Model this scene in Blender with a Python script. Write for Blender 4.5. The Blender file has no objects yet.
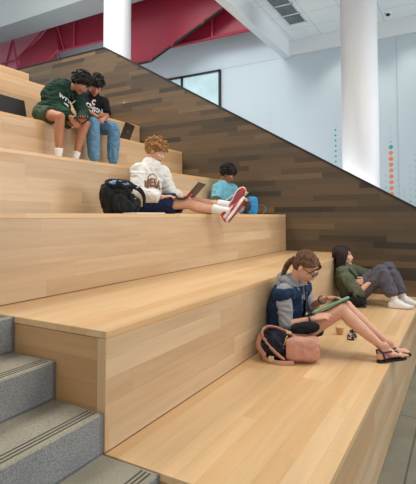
import bpy, bmesh, math, random
from mathutils import Vector as V, Matrix, noise
from mathutils.bvhtree import BVHTree

SC = bpy.context.scene
COL = SC.collection
PI = math.pi
random.seed(7)

# ------------------------------------------------------------------ materials
def new_mat(name):
    m = bpy.data.materials.new(name); m.use_nodes = True
    nt = m.node_tree
    return m, nt, nt.nodes['Principled BSDF']

def srgb(r, g, b):
    f = lambda c: (c/255/12.92) if c/255 <= 0.04045 else ((c/255+0.055)/1.055)**2.4
    return (f(r), f(g), f(b), 1)

def math_node(nt, op, a, b=None, c=None):
    n = nt.nodes.new('ShaderNodeMath'); n.operation = op
    for i, v in enumerate((a, b, c)):
        if v is None: continue
        if isinstance(v, (int, float)): n.inputs[i].default_value = v
        else: nt.links.new(v, n.inputs[i])
    return n.outputs[0]

def ramp(nt, fac, stops, interp='LINEAR'):
    n = nt.nodes.new('ShaderNodeValToRGB'); n.color_ramp.interpolation = interp
    e = n.color_ramp.elements
    while len(e) < len(stops): e.new(0.5)
    for el, (p, c) in zip(e, stops): el.position = p; el.color = c
    nt.links.new(fac, n.inputs['Fac'])
    return n.outputs['Color']

def mixc(nt, fac, a, b, mode='MIX'):
    n = nt.nodes.new('ShaderNodeMix'); n.data_type = 'RGBA'; n.blend_type = mode
    for s, v in ((n.inputs['Factor'], fac), (n.inputs['A'], a), (n.inputs['B'], b)):
        if hasattr(v, 'is_linked'): nt.links.new(v, s)
        else: s.default_value = v
    return n.outputs['Result']

def coords(nt):
    tc = nt.nodes.new('ShaderNodeNewGeometry')
    sp = nt.nodes.new('ShaderNodeSeparateXYZ')
    nt.links.new(tc.outputs['Position'], sp.inputs[0])
    return tc.outputs['Position'], sp.outputs

def noise_tex(nt, vec, scale, detail=3, rough=0.5, stretch=None):
    n = nt.nodes.new('ShaderNodeTexNoise')
    n.inputs['Scale'].default_value = scale; n.inputs['Detail'].default_value = detail
    n.inputs['Roughness'].default_value = rough
    if stretch:
        mp = nt.nodes.new('ShaderNodeMapping'); mp.inputs['Scale'].default_value = stretch
        nt.links.new(vec, mp.inputs['Vector']); vec = mp.outputs[0]
    nt.links.new(vec, n.inputs['Vector'])
    return n.outputs['Fac']

def bump(nt, b, h, strength=0.2, dist=0.01):
    n = nt.nodes.new('ShaderNodeBump'); n.inputs['Strength'].default_value = strength
    n.inputs['Distance'].default_value = dist
    nt.links.new(h, n.inputs['Height']); nt.links.new(n.outputs[0], b.inputs['Normal'])

def plank_mat(name, au, av, row, length, stops, rough=0.4, offs=0.0, seam=0.55, grain=0.1, seamw=0.012):
    """boards running along axis au, rows stacked along axis av"""
    m, nt, b = new_mat(name)
    pos, ax = coords(nt)
    u, v = ax[au], ax[av]
    vr = math_node(nt, 'DIVIDE', math_node(nt, 'ADD', v, 50.0+offs), row)
    rid = math_node(nt, 'FLOOR', vr)
    wn = nt.nodes.new('ShaderNodeTexWhiteNoise'); wn.noise_dimensions = '1D'
    nt.links.new(rid, wn.inputs['W'])
    ul = math_node(nt, 'ADD', math_node(nt, 'DIVIDE', u, length), math_node(nt, 'MULTIPLY', wn.outputs['Value'], 7.3))
    ul = math_node(nt, 'ADD', ul, 60.0)
    bid = math_node(nt, 'FLOOR', ul)
    wn2 = nt.nodes.new('ShaderNodeTexWhiteNoise'); wn2.noise_dimensions = '2D'
    cb = nt.nodes.new('ShaderNodeCombineXYZ'); nt.links.new(rid, cb.inputs[0]); nt.links.new(bid, cb.inputs[1])
    nt.links.new(cb.outputs[0], wn2.inputs['Vector'])
    col = ramp(nt, wn2.outputs['Value'], stops)
    # grain: streaks along the board, shifted per board
    sc = [30, 30, 30]; sc[au] = 1.6
    mv = nt.nodes.new('ShaderNodeVectorMath'); mv.operation = 'ADD'
    sv = nt.nodes.new('ShaderNodeVectorMath'); sv.operation = 'SCALE'; sv.inputs['Scale'].default_value = 9.0
    nt.links.new(wn2.outputs['Color'], sv.inputs[0])
    nt.links.new(pos, mv.inputs[0]); nt.links.new(sv.outputs[0], mv.inputs[1])
    g = noise_tex(nt, mv.outputs[0], 1.0, 4, 0.6, tuple(sc))
    sc2 = [7, 7, 7]; sc2[au] = 1.0
    g2 = noise_tex(nt, mv.outputs[0], 1.0, 3, 0.6, tuple(sc2))
    gg = math_node(nt, 'ADD', math_node(nt, 'MULTIPLY', g, 0.5), math_node(nt, 'MULTIPLY', g2, 0.5))
    gc = ramp(nt, gg, [(0.3, (1-grain*2.2, 1-grain*2.5, 1-grain*2.8, 1)), (0.7, (1+grain*.3, 1+grain*.3, 1+grain*.3, 1))])
    col = mixc(nt, 1.0, col, gc, 'MULTIPLY')
    fv = math_node(nt, 'FRACT', vr); fu = math_node(nt, 'FRACT', ul)
    s1 = math_node(nt, 'LESS_THAN', fv, seamw*0.1/row)
    s2 = math_node(nt, 'LESS_THAN', fu, seamw*0.12/length)
    s = math_node(nt, 'MAXIMUM', s1, s2)
    dk = mixc(nt, 1.0, col, (seam, seam*0.92, seam*0.85, 1), 'MULTIPLY')
    col = mixc(nt, s, col, dk)
    nt.links.new(col, b.inputs['Base Color'])
    b.inputs['Roughness'].default_value = rough
    bump(nt, b, gg, 0.05, 0.002)
    return m

MAPLE = [(0.0, srgb(202, 168, 130)), (0.35, srgb(209, 178, 141)), (0.7, srgb(217, 189, 153)), (1.0, srgb(203, 165, 122))]
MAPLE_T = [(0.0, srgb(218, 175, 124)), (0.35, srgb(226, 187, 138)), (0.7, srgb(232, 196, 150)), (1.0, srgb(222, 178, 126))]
M = {}
M['riser'] = plank_mat('maple_riser', 1, 2, 0.1, 1.3, MAPLE, 0.38, grain=0.10, seam=0.74)
M['tread'] = plank_mat('maple_tread', 1, 0, 0.09, 1.6, MAPLE_T, 0.3, offs=0.024, grain=0.08, seam=0.76)
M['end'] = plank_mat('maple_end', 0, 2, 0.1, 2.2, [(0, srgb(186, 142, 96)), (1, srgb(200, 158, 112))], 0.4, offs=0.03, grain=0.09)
M['edge'] = plank_mat('maple_edge', 2, 1, 0.2, 3.0, [(0, srgb(222, 184, 138)), (1, srgb(226, 190, 145))], 0.4)
M['darkwood'] = plank_mat('reclaimed_wood', 0, 2, 0.076, 0.85,
    [(0.0, srgb(50, 43, 32)), (0.2, srgb(80, 66, 47)), (0.4, srgb(100, 80, 56)), (0.55, srgb(66, 56, 44)),
     (0.75, srgb(105, 84, 58)), (0.88, srgb(82, 70, 54)), (1.0, srgb(118, 95, 68))], 0.42, grain=0.10, seam=0.7)

def simple(name, col, rough=0.5, metal=0.0, var=0.0, scale=20, bmp=0.0, bscale=200, spec=None, trans=0, emit=None):
    m, nt, b = new_mat(name)
    pos, ax = coords(nt)
    b.inputs['Roughness'].default_value = rough; b.inputs['Metallic'].default_value = metal
    if spec is not None: b.inputs['Specular IOR Level'].default_value = spec
    n = noise_tex(nt, pos, scale, 4, 0.55)
    lo = tuple(c*(1-var) for c in col[:3])+(1,); hi = tuple(min(1, c*(1+var)) for c in col[:3])+(1,)
    nt.links.new(ramp(nt, n, [(0.3, lo), (0.7, hi)]), b.inputs['Base Color'])
    if bmp: bump(nt, b, noise_tex(nt, pos, bscale, 2), bmp, 0.004)
    if emit: b.inputs['Emission Color'].default_value = emit[0]; b.inputs['Emission Strength'].default_value = emit[1]
    return m

def concrete(name, c1, c2, speck=0.35):
    m, nt, b = new_mat(name)
    pos, ax = coords(nt)
    n = noise_tex(nt, pos, 3.0, 5, 0.6); f = noise_tex(nt, pos, 160.0, 2, 0.7)
    col = ramp(nt, n, [(0.3, c1), (0.7, c2)])
    sp = ramp(nt, f, [(0.38, (1-speck,)*3+(1,)), (0.5, (1, 1, 1, 1)), (0.66, (1+speck*.8,)*3+(1,))])
    nt.links.new(mixc(nt, 1.0, col, sp, 'MULTIPLY'), b.inputs['Base Color'])
    b.inputs['Roughness'].default_value = 0.75
    bump(nt, b, f, 0.15, 0.003)
    return m

M['con_tread'] = concrete('concrete_tread', srgb(140, 133, 116), srgb(158, 151, 133), 0.22)
M['con_riser'] = concrete('concrete_riser', srgb(124, 125, 125), srgb(143, 144, 143), 0.35)
M['floor'] = concrete('concrete_floor', srgb(112, 108, 95), srgb(132, 127, 112), 0.2)
# paving joints on the floor
def floor_joints(m):
    nt = m.node_tree; b = nt.nodes['Principled BSDF']
    pos, ax = coords(nt)
    src = b.inputs['Base Color'].links[0].from_socket
    fy = math_node(nt, 'FRACT', math_node(nt, 'DIVIDE', math_node(nt, 'ADD', ax[1], 40.74), 1.2))
    fx = math_node(nt, 'FRACT', math_node(nt, 'DIVIDE', math_node(nt, 'ADD', ax[0], 41.13), 1.2))
    s = math_node(nt, 'MAXIMUM', math_node(nt, 'LESS_THAN', fy, 0.01), math_node(nt, 'LESS_THAN', fx, 0.01))
    col = mixc(nt, s, src, mixc(nt, 1.0, src, (0.45, 0.45, 0.45, 1), 'MULTIPLY'))
    nt.links.new(col, b.inputs['Base Color'])
floor_joints(M['floor'])
M['groove'] = simple('groove_dark', srgb(62, 58, 50), 0.8)
M['steel'] = simple('steel_edge', srgb(130, 134, 138), 0.4, 0.6)
M['gap'] = simple('shadow_gap_brown', srgb(118, 90, 62), 0.8)
M['blackmetal'] = simple('black_metal', srgb(36, 32, 32), 0.45, 0.3)
M['wallwhite'] = simple('wall_paint', srgb(186, 200, 208), 0.7, var=0.02, scale=1.5)
M['white'] = simple('white_paint', srgb(226, 226, 228), 0.5, var=0.01, scale=2)
M['beam'] = simple('soffit_paint', srgb(214, 221, 224), 0.6, var=0.02, scale=2)
M['joint'] = simple('joint_line', srgb(150, 160, 168), 0.7)
M['orange'] = simple('orange_vinyl', srgb(222, 128, 88), 0.6)
M['teal'] = simple('teal_vinyl', srgb(46, 150, 152), 0.6)
M['mint'] = simple('mint_vinyl', srgb(120, 190, 178), 0.6)
M['palegrey'] = simple('pale_grey_vinyl', srgb(168, 182, 190), 0.6)
M['glass'] = simple('window_glass_pane', srgb(196, 226, 232), 0.08, 0.0, 0.1, 2.5, spec=0.8)
M['grille'] = simple('vent_grille_dark', srgb(92, 100, 100), 0.35, 0.2, 0.3, 6)

def ceiling_mat():
    m, nt, b = new_mat('ceiling_tiles')
    pos, ax = coords(nt)
    fy = math_node(nt, 'FRACT', math_node(nt, 'DIVIDE', math_node(nt, 'ADD', ax[1], 30.0), 0.6))
    fx = math_node(nt, 'FRACT', math_node(nt, 'DIVIDE', math_node(nt, 'ADD', ax[0], 30.05), 0.6))
    s = math_node(nt, 'MAXIMUM', math_node(nt, 'LESS_THAN', fy, 0.03), math_node(nt, 'LESS_THAN', fx, 0.03))
    n = noise_tex(nt, pos, 60, 2)
    base = ramp(nt, n, [(0.3, srgb(222, 230, 233)), (0.7, srgb(230, 236, 238))])
    col = mixc(nt, s, base, srgb(200, 209, 214))
    nt.links.new(col, b.inputs['Base Color']); b.inputs['Roughness'].default_value = 0.8
    return m
M['ceil'] = ceiling_mat()

def mesh_red(name, c1, c2, scale=55):
    """perforated / woven red metal panel"""
    m, nt, b = new_mat(name)
    pos, ax = coords(nt)
    a = math_node(nt, 'SINE', math_node(nt, 'MULTIPLY', math_node(nt, 'ADD', ax[0], ax[2]), scale*2))
    c = math_node(nt, 'SINE', math_node(nt, 'MULTIPLY', math_node(nt, 'SUBTRACT', ax[0], ax[2]), scale*2))
    f = math_node(nt, 'MAXIMUM', a, c)
    n = noise_tex(nt, pos, 1.3, 3)
    col = mixc(nt, n, ramp(nt, f, [(0.2, c1), (0.9, c2)]), c1)
    nt.links.new(col, b.inputs['Base Color']); b.inputs['Roughness'].default_value = 0.45
    b.inputs['Metallic'].default_value = 0.0
    return m
M['redmesh'] = mesh_red('red_mesh_panel', srgb(128, 22, 44), srgb(158, 36, 60))
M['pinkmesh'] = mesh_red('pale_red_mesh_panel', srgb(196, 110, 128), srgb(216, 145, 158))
M['redframe'] = simple('red_frame', srgb(160, 44, 66), 0.4)

def fabric(name, col, var=0.12, scale=25, rough=0.85, bmp=0.25, bscale=350):
    return simple(name, col, rough, 0, var, scale, bmp, bscale, spec=0.2)

def skin(name, col):
    m, nt, b = new_mat(name)
    pos, ax = coords(nt)
    n = noise_tex(nt, pos, 14, 4)
    lo = (col[0]*0.93, col[1]*0.85, col[2]*0.82, 1); hi = (min(1, col[0]*1.04), col[1]*1.02, col[2]*1.02, 1)
    nt.links.new(ramp(nt, n, [(0.3, lo), (0.7, hi)]), b.inputs['Base Color'])
    b.inputs['Roughness'].default_value = 0.5
    b.inputs['Subsurface Weight'].default_value = 0.08
    b.inputs['Subsurface Radius'].default_value = (0.02, 0.008, 0.005)
    b.inputs['Subsurface Scale'].default_value = 0.5
    return m

# ------------------------------------------------------------------ mesh helpers
BASE = {}
def link_mesh(name, me, mats, parent=None, base=None):
    """me is in world coordinates; it is moved to the thing's base"""
    if parent is not None: base = BASE[parent.name]
    base = V(base) if base is not None else V((0, 0, 0))
    me.transform(Matrix.Translation(-base))
    for m in (mats if isinstance(mats, (list, tuple)) else [mats]): me.materials.append(m)
    o = bpy.data.objects.new(name, me); COL.objects.link(o)
    if parent is not None: o.parent = parent
    else: o.location = base
    BASE[o.name] = base
    return o

def from_bm(name, bm, mats, parent=None, base=None, smooth=False):
    bmesh.ops.recalc_face_normals(bm, faces=bm.faces)
    me = bpy.data.meshes.new(name); bm.to_mesh(me); bm.free()
    if smooth:
        for p in me.polygons: p.use_smooth = True
    return link_mesh(name, me, mats, parent, base)

def empty(name, base, label=None, cat=None, group=None):
    o = bpy.data.objects.new(name, None); COL.objects.link(o); o.location = base
    o.empty_display_size = 0.1
    BASE[o.name] = V(base)
    if label: tag(o, label, cat, group)
    return o

def tag(o, label=None, cat=None, group=None, kind=None):
    if label: o['label'] = label
    if cat: o['category'] = cat
    if group: o['group'] = group
    if kind: o['kind'] = kind
    return o

def box(bm, x0, x1, y0, y1, z0, z1, bev=0.0):
    r = bmesh.ops.create_cube(bm, size=1.0)
    vs = r['verts']
    for v in vs:
        v.co = V(((x0+x1)/2+v.co.x*(x1-x0), (y0+y1)/2+v.co.y*(y1-y0), (z0+z1)/2+v.co.z*(z1-z0)))
    if bev:
        es = list({e for v in vs for e in v.link_edges})
        bmesh.ops.bevel(bm, geom=es, offset=bev, segments=2, affect='EDGES', profile=0.5)

def prism(bm, pts, axis, a0, a1):
    """extrude 2D polygon (other two axes in order) along axis from a0 to a1"""
    def mk(p, a):
        c = list(p); c.insert(axis, a); return V(c)
    A = [bm.verts.new(mk(p, a0)) for p in pts]; B = [bm.verts.new(mk(p, a1)) for p in pts]
    bm.faces.new(A); bm.faces.new(B[::-1])
    n = len(pts)
    for i in range(n): bm.faces.new((A[i], B[i], B[(i+1) % n], A[(i+1) % n]))

def catmull(pts, n):
    out = []
    P = [pts[0]*2-pts[1]] + list(pts) + [pts[-1]*2-pts[-2]]
    for i in range(1, len(P)-2):
        for k in range(n):
            t = k/n; a, b, c, d = P[i-1], P[i], P[i+1], P[i+2]
            out.append(0.5*((2*b)+(c-a)*t+(2*a-5*b+4*c-d)*t*t+(3*b-a-3*c+d)*t*t*t))
    out.append(pts[-1].copy())
    return out

def tube(bm, pts, rad, side=None, flat=(False, False), seg=12, smooth=0, power=2.0):
    """loft along pts; rad entries r or (a,b): a along side, b across it"""
    pts = [V(p) for p in pts]
    rad = [V((r, r)) if isinstance(r, (int, float)) else V(r) for r in rad]
    sides = side if isinstance(side, list) else None
    if smooth and len(pts) > 2:
        n = len(pts)
        idx = [i+k/smooth for i in range(n-1) for k in range(smooth)]+[n-1]
        np_ = catmull(pts, smooth)
        rr = [rad[min(int(t), n-1)].lerp(rad[min(int(t)+1, n-1)], t-int(t)) for t in idx]
        if sides: sides = [V(sides[min(int(t), n-1)]).lerp(V(sides[min(int(t)+1, n-1)]), t-int(t)) for t in idx]
        pts, rad = np_, rr
    n = len(pts)
    tans = [(pts[min(i+1, n-1)]-pts[max(i-1, 0)]).normalized() for i in range(n)]
    P, R, T, S = [], [], [], []
    s0 = None
    for i in range(n):
        t = tans[i]
        if sides: s = V(sides[i])
        elif side is not None: s = V(side)
        else: s = s0 if s0 is not None else (V((0, 0, 1)) if abs(t.z) < 0.9 else V((1, 0, 0)))
        s = s-t*s.dot(t)
        if s.length < 1e-4: s = t.orthogonal()
        s.normalize(); s0 = s
        if i == 0 and not flat[0]:
            for a in (85, 65, 40, 20):
                c = math.cos(math.radians(a)); P.append(pts[0]-t*min(rad[0])*math.sin(math.radians(a))); R.append(rad[0]*c); T.append(t); S.append(s)
        P.append(pts[i]); R.append(rad[i]); T.append(t); S.append(s)
        if i == n-1 and not flat[1]:
            for a in (20, 40, 65, 85):
                c = math.cos(math.radians(a)); P.append(pts[-1]+t*min(rad[-1])*math.sin(math.radians(a))); R.append(rad[-1]*c); T.append(t); S.append(s)
    rings = []
    for p, r, t, s in zip(P, R, T, S):
        u = t.cross(s)
        ring = []
        for k in range(seg):
            a = 2*PI*k/seg; ca, sa = math.cos(a), math.sin(a)
            if power != 2.0:
                ca = math.copysign(abs(ca)**(2/power), ca); sa = math.copysign(abs(sa)**(2/power), sa)
            ring.append(bm.verts.new(p+s*r[0]*ca+u*r[1]*sa))
        rings.append(ring)
    for a, b in zip(rings, rings[1:]):
        for k in range(seg): bm.faces.new((a[k], a[(k+1) % seg], b[(k+1) % seg], b[k]))
    bm.faces.new(rings[0][::-1]); bm.faces.new(rings[-1])

def ell(bm, c, r, R=None, u=14, v=10):
    res = bmesh.ops.create_uvsphere(bm, u_segments=u, v_segments=v, radius=1.0)
    R = R or Matrix.Identity(3)
    for w in res['verts']:
        w.co = V(c)+R@V((w.co.x*r[0], w.co.y*r[1], w.co.z*r[2]))

def remesh(bm, voxel=0.006, smooth=2, fac=0.5):
    bmesh.ops.recalc_face_normals(bm, faces=bm.faces)
    me = bpy.data.meshes.new('tmp'); bm.to_mesh(me); bm.free()
    o = bpy.data.objects.new('tmp', me); COL.objects.link(o)
    md = o.modifiers.new('r', 'REMESH'); md.mode = 'VOXEL'; md.voxel_size = voxel; md.use_smooth_shade = True
    if smooth:
        sm = o.modifiers.new('s', 'SMOOTH'); sm.factor = fac; sm.iterations = smooth
    dg = bpy.context.evaluated_depsgraph_get(); dg.update()
    out = bpy.data.meshes.new_from_object(o.evaluated_get(dg))
    bpy.data.objects.remove(o); bpy.data.meshes.remove(me)
    for p in out.polygons: p.use_smooth = True
    return out

def wrinkle(me, amp=0.006, scale=14, stretch=(1, 1, 1), seed=0, amp2=0.0, scale2=45):
    me.update()
    no = [v.normal.copy() for v in me.vertices]
    off = V((seed*3.1, seed*1.7, seed*2.3))
    for v, n in zip(me.vertices, no):
        q = V((v.co.x*stretch[0], v.co.y*stretch[1], v.co.z*stretch[2]))*scale+off
        w = noise.noise(q+noise.noise_vector(q*0.6)*0.8)
        d = (1-abs(w)*3.0)*amp
        if amp2: d += noise.noise(v.co*scale2+off)*amp2
        v.co += n*max(-amp*1.2, d)
    me.update()

def rot_from(fwd, up):
    """columns: right, forward, up"""
    f = V(fwd).normalized(); u = V(up); u = (u-f*u.dot(f)).normalized(); r = f.cross(u)
    return Matrix((r, f, u)).transposed()

# ------------------------------------------------------------------ people
def add_hand(bm, wr, d, palm, thumb, curl=0.5, s=0.92, spread=0.12):
    d = V(d).normalized(); palm = V(palm); palm = (palm-d*palm.dot(d)).normalized()
    lat = d.cross(palm)
    if lat.dot(V(thumb)) < 0: lat = -lat
    wr = V(wr)
    kn = wr+d*0.088*s
    tube(bm, [wr-d*0.01*s, wr+d*0.03*s, wr+d*0.06*s, kn], [(0.026*s, 0.019*s), (0.034*s, 0.0165*s), (0.039*s, 0.0155*s), (0.037*s, 0.012*s)], side=lat, seg=12)
    for k, (o, L) in enumerate(((0.029, 0.072), (0.010, 0.082), (-0.009, 0.076), (-0.027, 0.060))):
        p = kn+lat*o*s-d*0.006
        dd = (d+lat*o*spread/0.03).normalized()
        c = curl*(1+0.12*k)
        pts = [p]; a = c*0.55
        for f in (0.45, 0.31, 0.24):
            dv = dd*math.cos(a)+palm*math.sin(a)
            p = p+dv*L*s*f; pts.append(p); a += c*0.75
        r = 0.0088*s if k < 3 else 0.0078*s
        tube(bm, pts, [r*1.05, r, r*0.93, r*0.82], seg=8)
    b = wr+d*0.022*s+lat*0.022*s
    t1 = b+(d*0.62+lat*0.6+palm*0.3*curl).normalized()*0.046*s
    t2 = t1+(d*0.85+lat*(0.42-0.35*curl)+palm*0.45*curl).normalized()*0.032*s
    t3 = t2+(d*0.9+lat*(0.25-0.4*curl)+palm*0.5*curl).normalized()*0.024*s
    tube(bm, [b, t1, t2, t3], [0.0135*s, 0.0108*s, 0.0095*s, 0.008*s], seg=8)

def add_foot(bm, an, f, up, s=0.92, toes=True):
    f = V(f).normalized(); up = V(up); up = (up-f*up.dot(f)).normalized(); lat = f.cross(up)
    an = V(an)
    tube(bm, [an+up*0.02, an-up*0.035*s-f*0.012*s], [0.034*s, 0.033*s], seg=10)
    tube(bm, [an-f*0.045*s-up*0.047*s, an+f*0.02*s-up*0.036*s, an+f*0.085*s-up*0.046*s, an+f*0.13*s-up*0.056*s],
         [(0.029*s, 0.024*s), (0.031*s, 0.033*s), (0.038*s, 0.022*s), (0.042*s, 0.014*s)], side=lat, seg=12)
    tube(bm, [an+up*0.0, an+f*0.06*s-up*0.03*s], [0.028*s, 0.026*s], seg=10)
    if toes:
        for k, (o, L, r) in enumerate(((0.030, 0.052, 0.0125), (0.010, 0.048, 0.009), (-0.006, 0.043, 0.0085), (-0.021, 0.037, 0.008), (-0.034, 0.029, 0.0075))):
            p = an+f*0.125*s-up*0.059*s+lat*o*s*toes
            tube(bm, [p, p+f*L*0.6*s+up*0.003, p+f*L*s-up*0.003], [r*s, r*s*1.05, r*s*0.9], seg=8)

def build_person(P):
    """P: dictionary of joints in world coordinates. Returns the body mesh (one surface)."""
    s = P.get('s', 0.92); bm = bmesh.new()
    pel, ch, ne, hd = (V(P[k]) for k in ('pel', 'chest', 'neck', 'head'))
    R = V(P['right']).normalized(); Rp = V(P.get('rpel', P['right'])).normalized()
    fem = P.get('fem', False)
    sp = [pel, pel.lerp(ch, 0.5)+V(P.get('belly', (0, 0, 0))), ch, ne.lerp(ch, 0.3), ne]
    w = [(0.155, 0.105), (0.128 if fem else 0.14, 0.09), (0.138 if fem else 0.15, 0.1), (0.135 if fem else 0.15, 0.078), (0.06, 0.055)]
    tube(bm, sp, [(a*s, b*s) for a, b in w], side=[Rp, Rp.lerp(R, .5), R, R, R], seg=18, smooth=4)
    # neck and head
    Mh = rot_from(P['face'], P.get('up', (0, 0, 1)))
    H = lambda x, y, z: hd+Mh@(V((x, y, z))*s*1.02)
    h = s*1.02
    nk = 0.048 if fem else 0.055
    tube(bm, [ne-V((0, 0, 0.02)), H(0, -0.032, -0.06)], [nk*s, nk*s*0.95], seg=12)
    ell(bm, H(0, -0.018, 0.03), (0.074*h, 0.094*h, 0.086*h), Mh, 20, 14)
    ell(bm, H(0, 0.022, -0.025), (0.063*h, 0.066*h, 0.082*h), Mh, 18, 12)
    ell(bm, H(0, 0.030, -0.060), (0.048*h, 0.050*h, 0.050*h), Mh, 14, 10)
    ell(bm, H(0, 0.062, -0.096), (0.024*h, 0.022*h, 0.017*h), Mh)
    for q in (-1, 1):
        ell(bm, H(q*0.038, 0.060, -0.028), (0.022*h, 0.020*h, 0.024*h), Mh)
        ell(bm, H(q*0.030, 0.078, 0.026), (0.026*h, 0.011*h, 0.009*h), Mh)
        ell(bm, H(q*0.078, -0.012, -0.010), (0.010*h, 0.019*h, 0.030*h), Mh)
        ell(bm, H(q*0.011, 0.096, -0.034), (0.008*h, 0.010*h, 0.008*h), Mh)
    tube(bm, [H(0, 0.080, 0.012), H(0, 0.092, -0.014), H(0, 0.099, -0.032)], [0.009*h, 0.010*h, 0.0115*h], seg=8)
    ell(bm, H(0, 0.088, -0.059), (0.024*h, 0.010*h, 0.007*h), Mh)
    ell(bm, H(0, 0.086, -0.070), (0.020*h, 0.010*h, 0.0075*h), Mh)
    # arms
    for sgn, key in ((1, 'armR'), (-1, 'armL')):
        a = P[key]; sh, el, wr = V(a[0]), V(a[1]), V(a[2])
        tube(bm, [ne.lerp(ch, 0.25), sh], [0.06*s, 0.056*s], seg=12)
        u = (el-sh); f = (wr-el)
        k = 0.86 if fem else 1.0
        tube(bm, [sh, sh+u*0.35, sh+u*0.8, el], [0.054*s*k, 0.049*s*k, 0.041*s*k, 0.039*s*k], seg=12)
        tube(bm, [el, el+f*0.3, el+f*0.75, wr], [0.039*s*k, 0.041*s*k, 0.031*s*k, 0.0255*s*k], seg=12)
        add_hand(bm, wr, a[3], a[4], a[5], a[6], s*(0.92 if fem else 1.0))
    for key in ('legR', 'legL'):
        l = P[key]; hp, kn, an = V(l[0]), V(l[1]), V(l[2])
        k = 0.92 if fem else 1.0
        u = kn-hp; f = an-kn
        bend = u.normalized()-f.normalized()
        cf = -(V(l[4]).normalized())      # calf side: away from the instep
        tube(bm, [hp, hp+u*0.4, hp+u*0.8, kn], [0.088*s, 0.078*s*k, 0.060*s*k, 0.054*s*k], seg=14)
        back = -V(l[3]).normalized()
        tube(bm, [kn, kn+f*0.28+back*0.012, kn+f*0.55+back*0.008, kn+f*0.85, an], [0.052*s*k, 0.056*s*k, 0.047*s*k, 0.033*s*k, 0.032*s*k], seg=14)
        ell(bm, kn-f.normalized()*0.0+bend.normalized()*0.012, (0.042*s, 0.042*s, 0.042*s))
        add_foot(bm, an, l[3], l[4], s, l[5] if len(l) > 5 else 0)
    me = remesh(bm, P.get('voxel', 0.0045), 3, 0.5)
    o = link_mesh('person', me, [P['skin'], P['lips']], None, P['base'])
    # lips
    b = V(P['base'])
    inv = Mh.inverted()
    for p in me.polygons:
        q = inv@((p.center+b)-hd)/h
        if q.y > 0.06 and abs(q.x) < 0.026 and -0.078 < q.z < -0.052 and abs(q.z+0.065) < 0.011*(1-abs(q.x)/0.04): p.material_index = 1
    # eyes and eyebrows
    for q in (-1, 1):
        e = bmesh.new()
        ell(e, H(q*0.031, 0.0745, 0.004), (0.0135*h, 0.0125*h, 0.0095*h), Mh, 12, 10)
        eo = from_bm('eye', e, [EYEW, EYED], o, smooth=True)
        for p in eo.data.polygons:
            c = inv@((p.center+b)-H(q*0.031, 0.0745, 0.004))
            if c.y > 0.0085 or (abs(c.x) < 0.006 and c.y > 0): p.material_index = 1
        e = bmesh.new()
        tube(e, [H(q*0.014, 0.089, 0.020), H(q*0.032, 0.087, 0.027), H(q*0.050, 0.074, 0.023)], [0.003*h, 0.0038*h, 0.002*h], seg=6)
        from_bm('eyebrow', e, P['hairmat'], o, smooth=True)
    P['H'] = H; P['Mh'] = Mh; P['h'] = h; P['ob'] = o
    return o

EYEW = simple('eye_white', srgb(225, 220, 212), 0.2)
EYED = simple('eye_iris', srgb(45, 30, 22), 0.2)

def torso_solid(bm, P, inf=0.02, low=-0.06, front=0.0, neckinf=0.02, flat=True, wide=0.0, shf=1.0):
    s = P.get('s', 0.92); fem = P.get('fem', False)
    pel, ch, ne = (V(P[k]) for k in ('pel', 'chest', 'neck'))
    R = V(P['right']).normalized(); Rp = V(P.get('rpel', P['right'])).normalized()
    d = (ch-pel).normalized()
    sp = [pel+d*low, pel+d*0.03, pel.lerp(ch, 0.5)+V(P.get('belly', (0, 0, 0))), ch, ne.lerp(ch, 0.3), ne-(ne-ch)*0.02]
    w = [(0.158+wide, 0.108), (0.158+wide, 0.11), (0.135 if fem else 0.15, 0.1), (0.142 if fem else 0.155, 0.104), (0.135 if fem else 0.152, 0.08), (0.06+neckinf, 0.055+neckinf)]
    tube(bm, sp, [(a*s+inf, b*s+inf) for a, b in w], side=[Rp, Rp, Rp.lerp(R, .5), R, R, R], seg=20, smooth=4, flat=(flat, False))
    for key in ('armR', 'armL'):
        a_ = ne.lerp(ch, 0.22); tube(bm, [a_, a_.lerp(V(P[key][0]), shf)], [0.06*s+inf*0.8, 0.056*s+inf*0.75], seg=12)

def sleeve_solid(bm, P, key, inf=0.016, upto=2.0, cuff=None):
    """upto 0..1 upper arm, 1..2 forearm"""
    s = P.get('s', 0.92); k = 0.88 if P.get('fem') else 1.0
    a = P[key]; sh, el, wr = V(a[0]), V(a[1]), V(a[2])
    if upto <= 1:
        e = sh.lerp(el, upto)
        tube(bm, [sh, sh.lerp(e, .5), e], [0.055*s*k+inf, 0.053*s*k+inf, 0.052*s*k+inf*1.3], flat=(False, True), seg=16)
    else:
        e = el.lerp(wr, upto-1)
        tube(bm, [sh, sh.lerp(el, .4), sh.lerp(el, .85), el], [0.055*s*k+inf, 0.051*s*k+inf, 0.046*s*k+inf, 0.044*s*k+inf], seg=14)
        tube(bm, [el, el.lerp(e, .4), el.lerp(e, .88), e], [0.043*s*k+inf, 0.044*s*k+inf, 0.036*s*k+inf, (cuff or 0.034*s*k+inf*0.5)], flat=(False, True), seg=14)

def leg_solid(bm, P, key, inf=0.014, upto=2.0, hem=None):
    s = P.get('s', 0.92); k = 0.92 if P.get('fem') else 1.0
    l = P[key]; hp, kn, an = V(l[0]), V(l[1]), V(l[2])
    if upto <= 1:
        e = hp.lerp(kn, upto)
        tube(bm, [hp, hp.lerp(e, .5), e], [0.09*s+inf, 0.084*s*k+inf*1.2, (hem or 0.078*s*k+inf*1.5)], flat=(False, True), seg=18)
    else:
        e = kn.lerp(an, upto-1)
        tube(bm, [hp, hp.lerp(kn, .4), hp.lerp(kn, .8), kn], [0.09*s+inf, 0.082*s*k+inf, 0.066*s*k+inf, 0.058*s*k+inf], seg=16)
        tube(bm, [kn, kn.lerp(e, .3), kn.lerp(e, .85), e], [0.057*s*k+inf, 0.06*s*k+inf, 0.048*s*k+inf, (hem or 0.044*s*k+inf)], flat=(False, True), seg=16)

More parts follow.
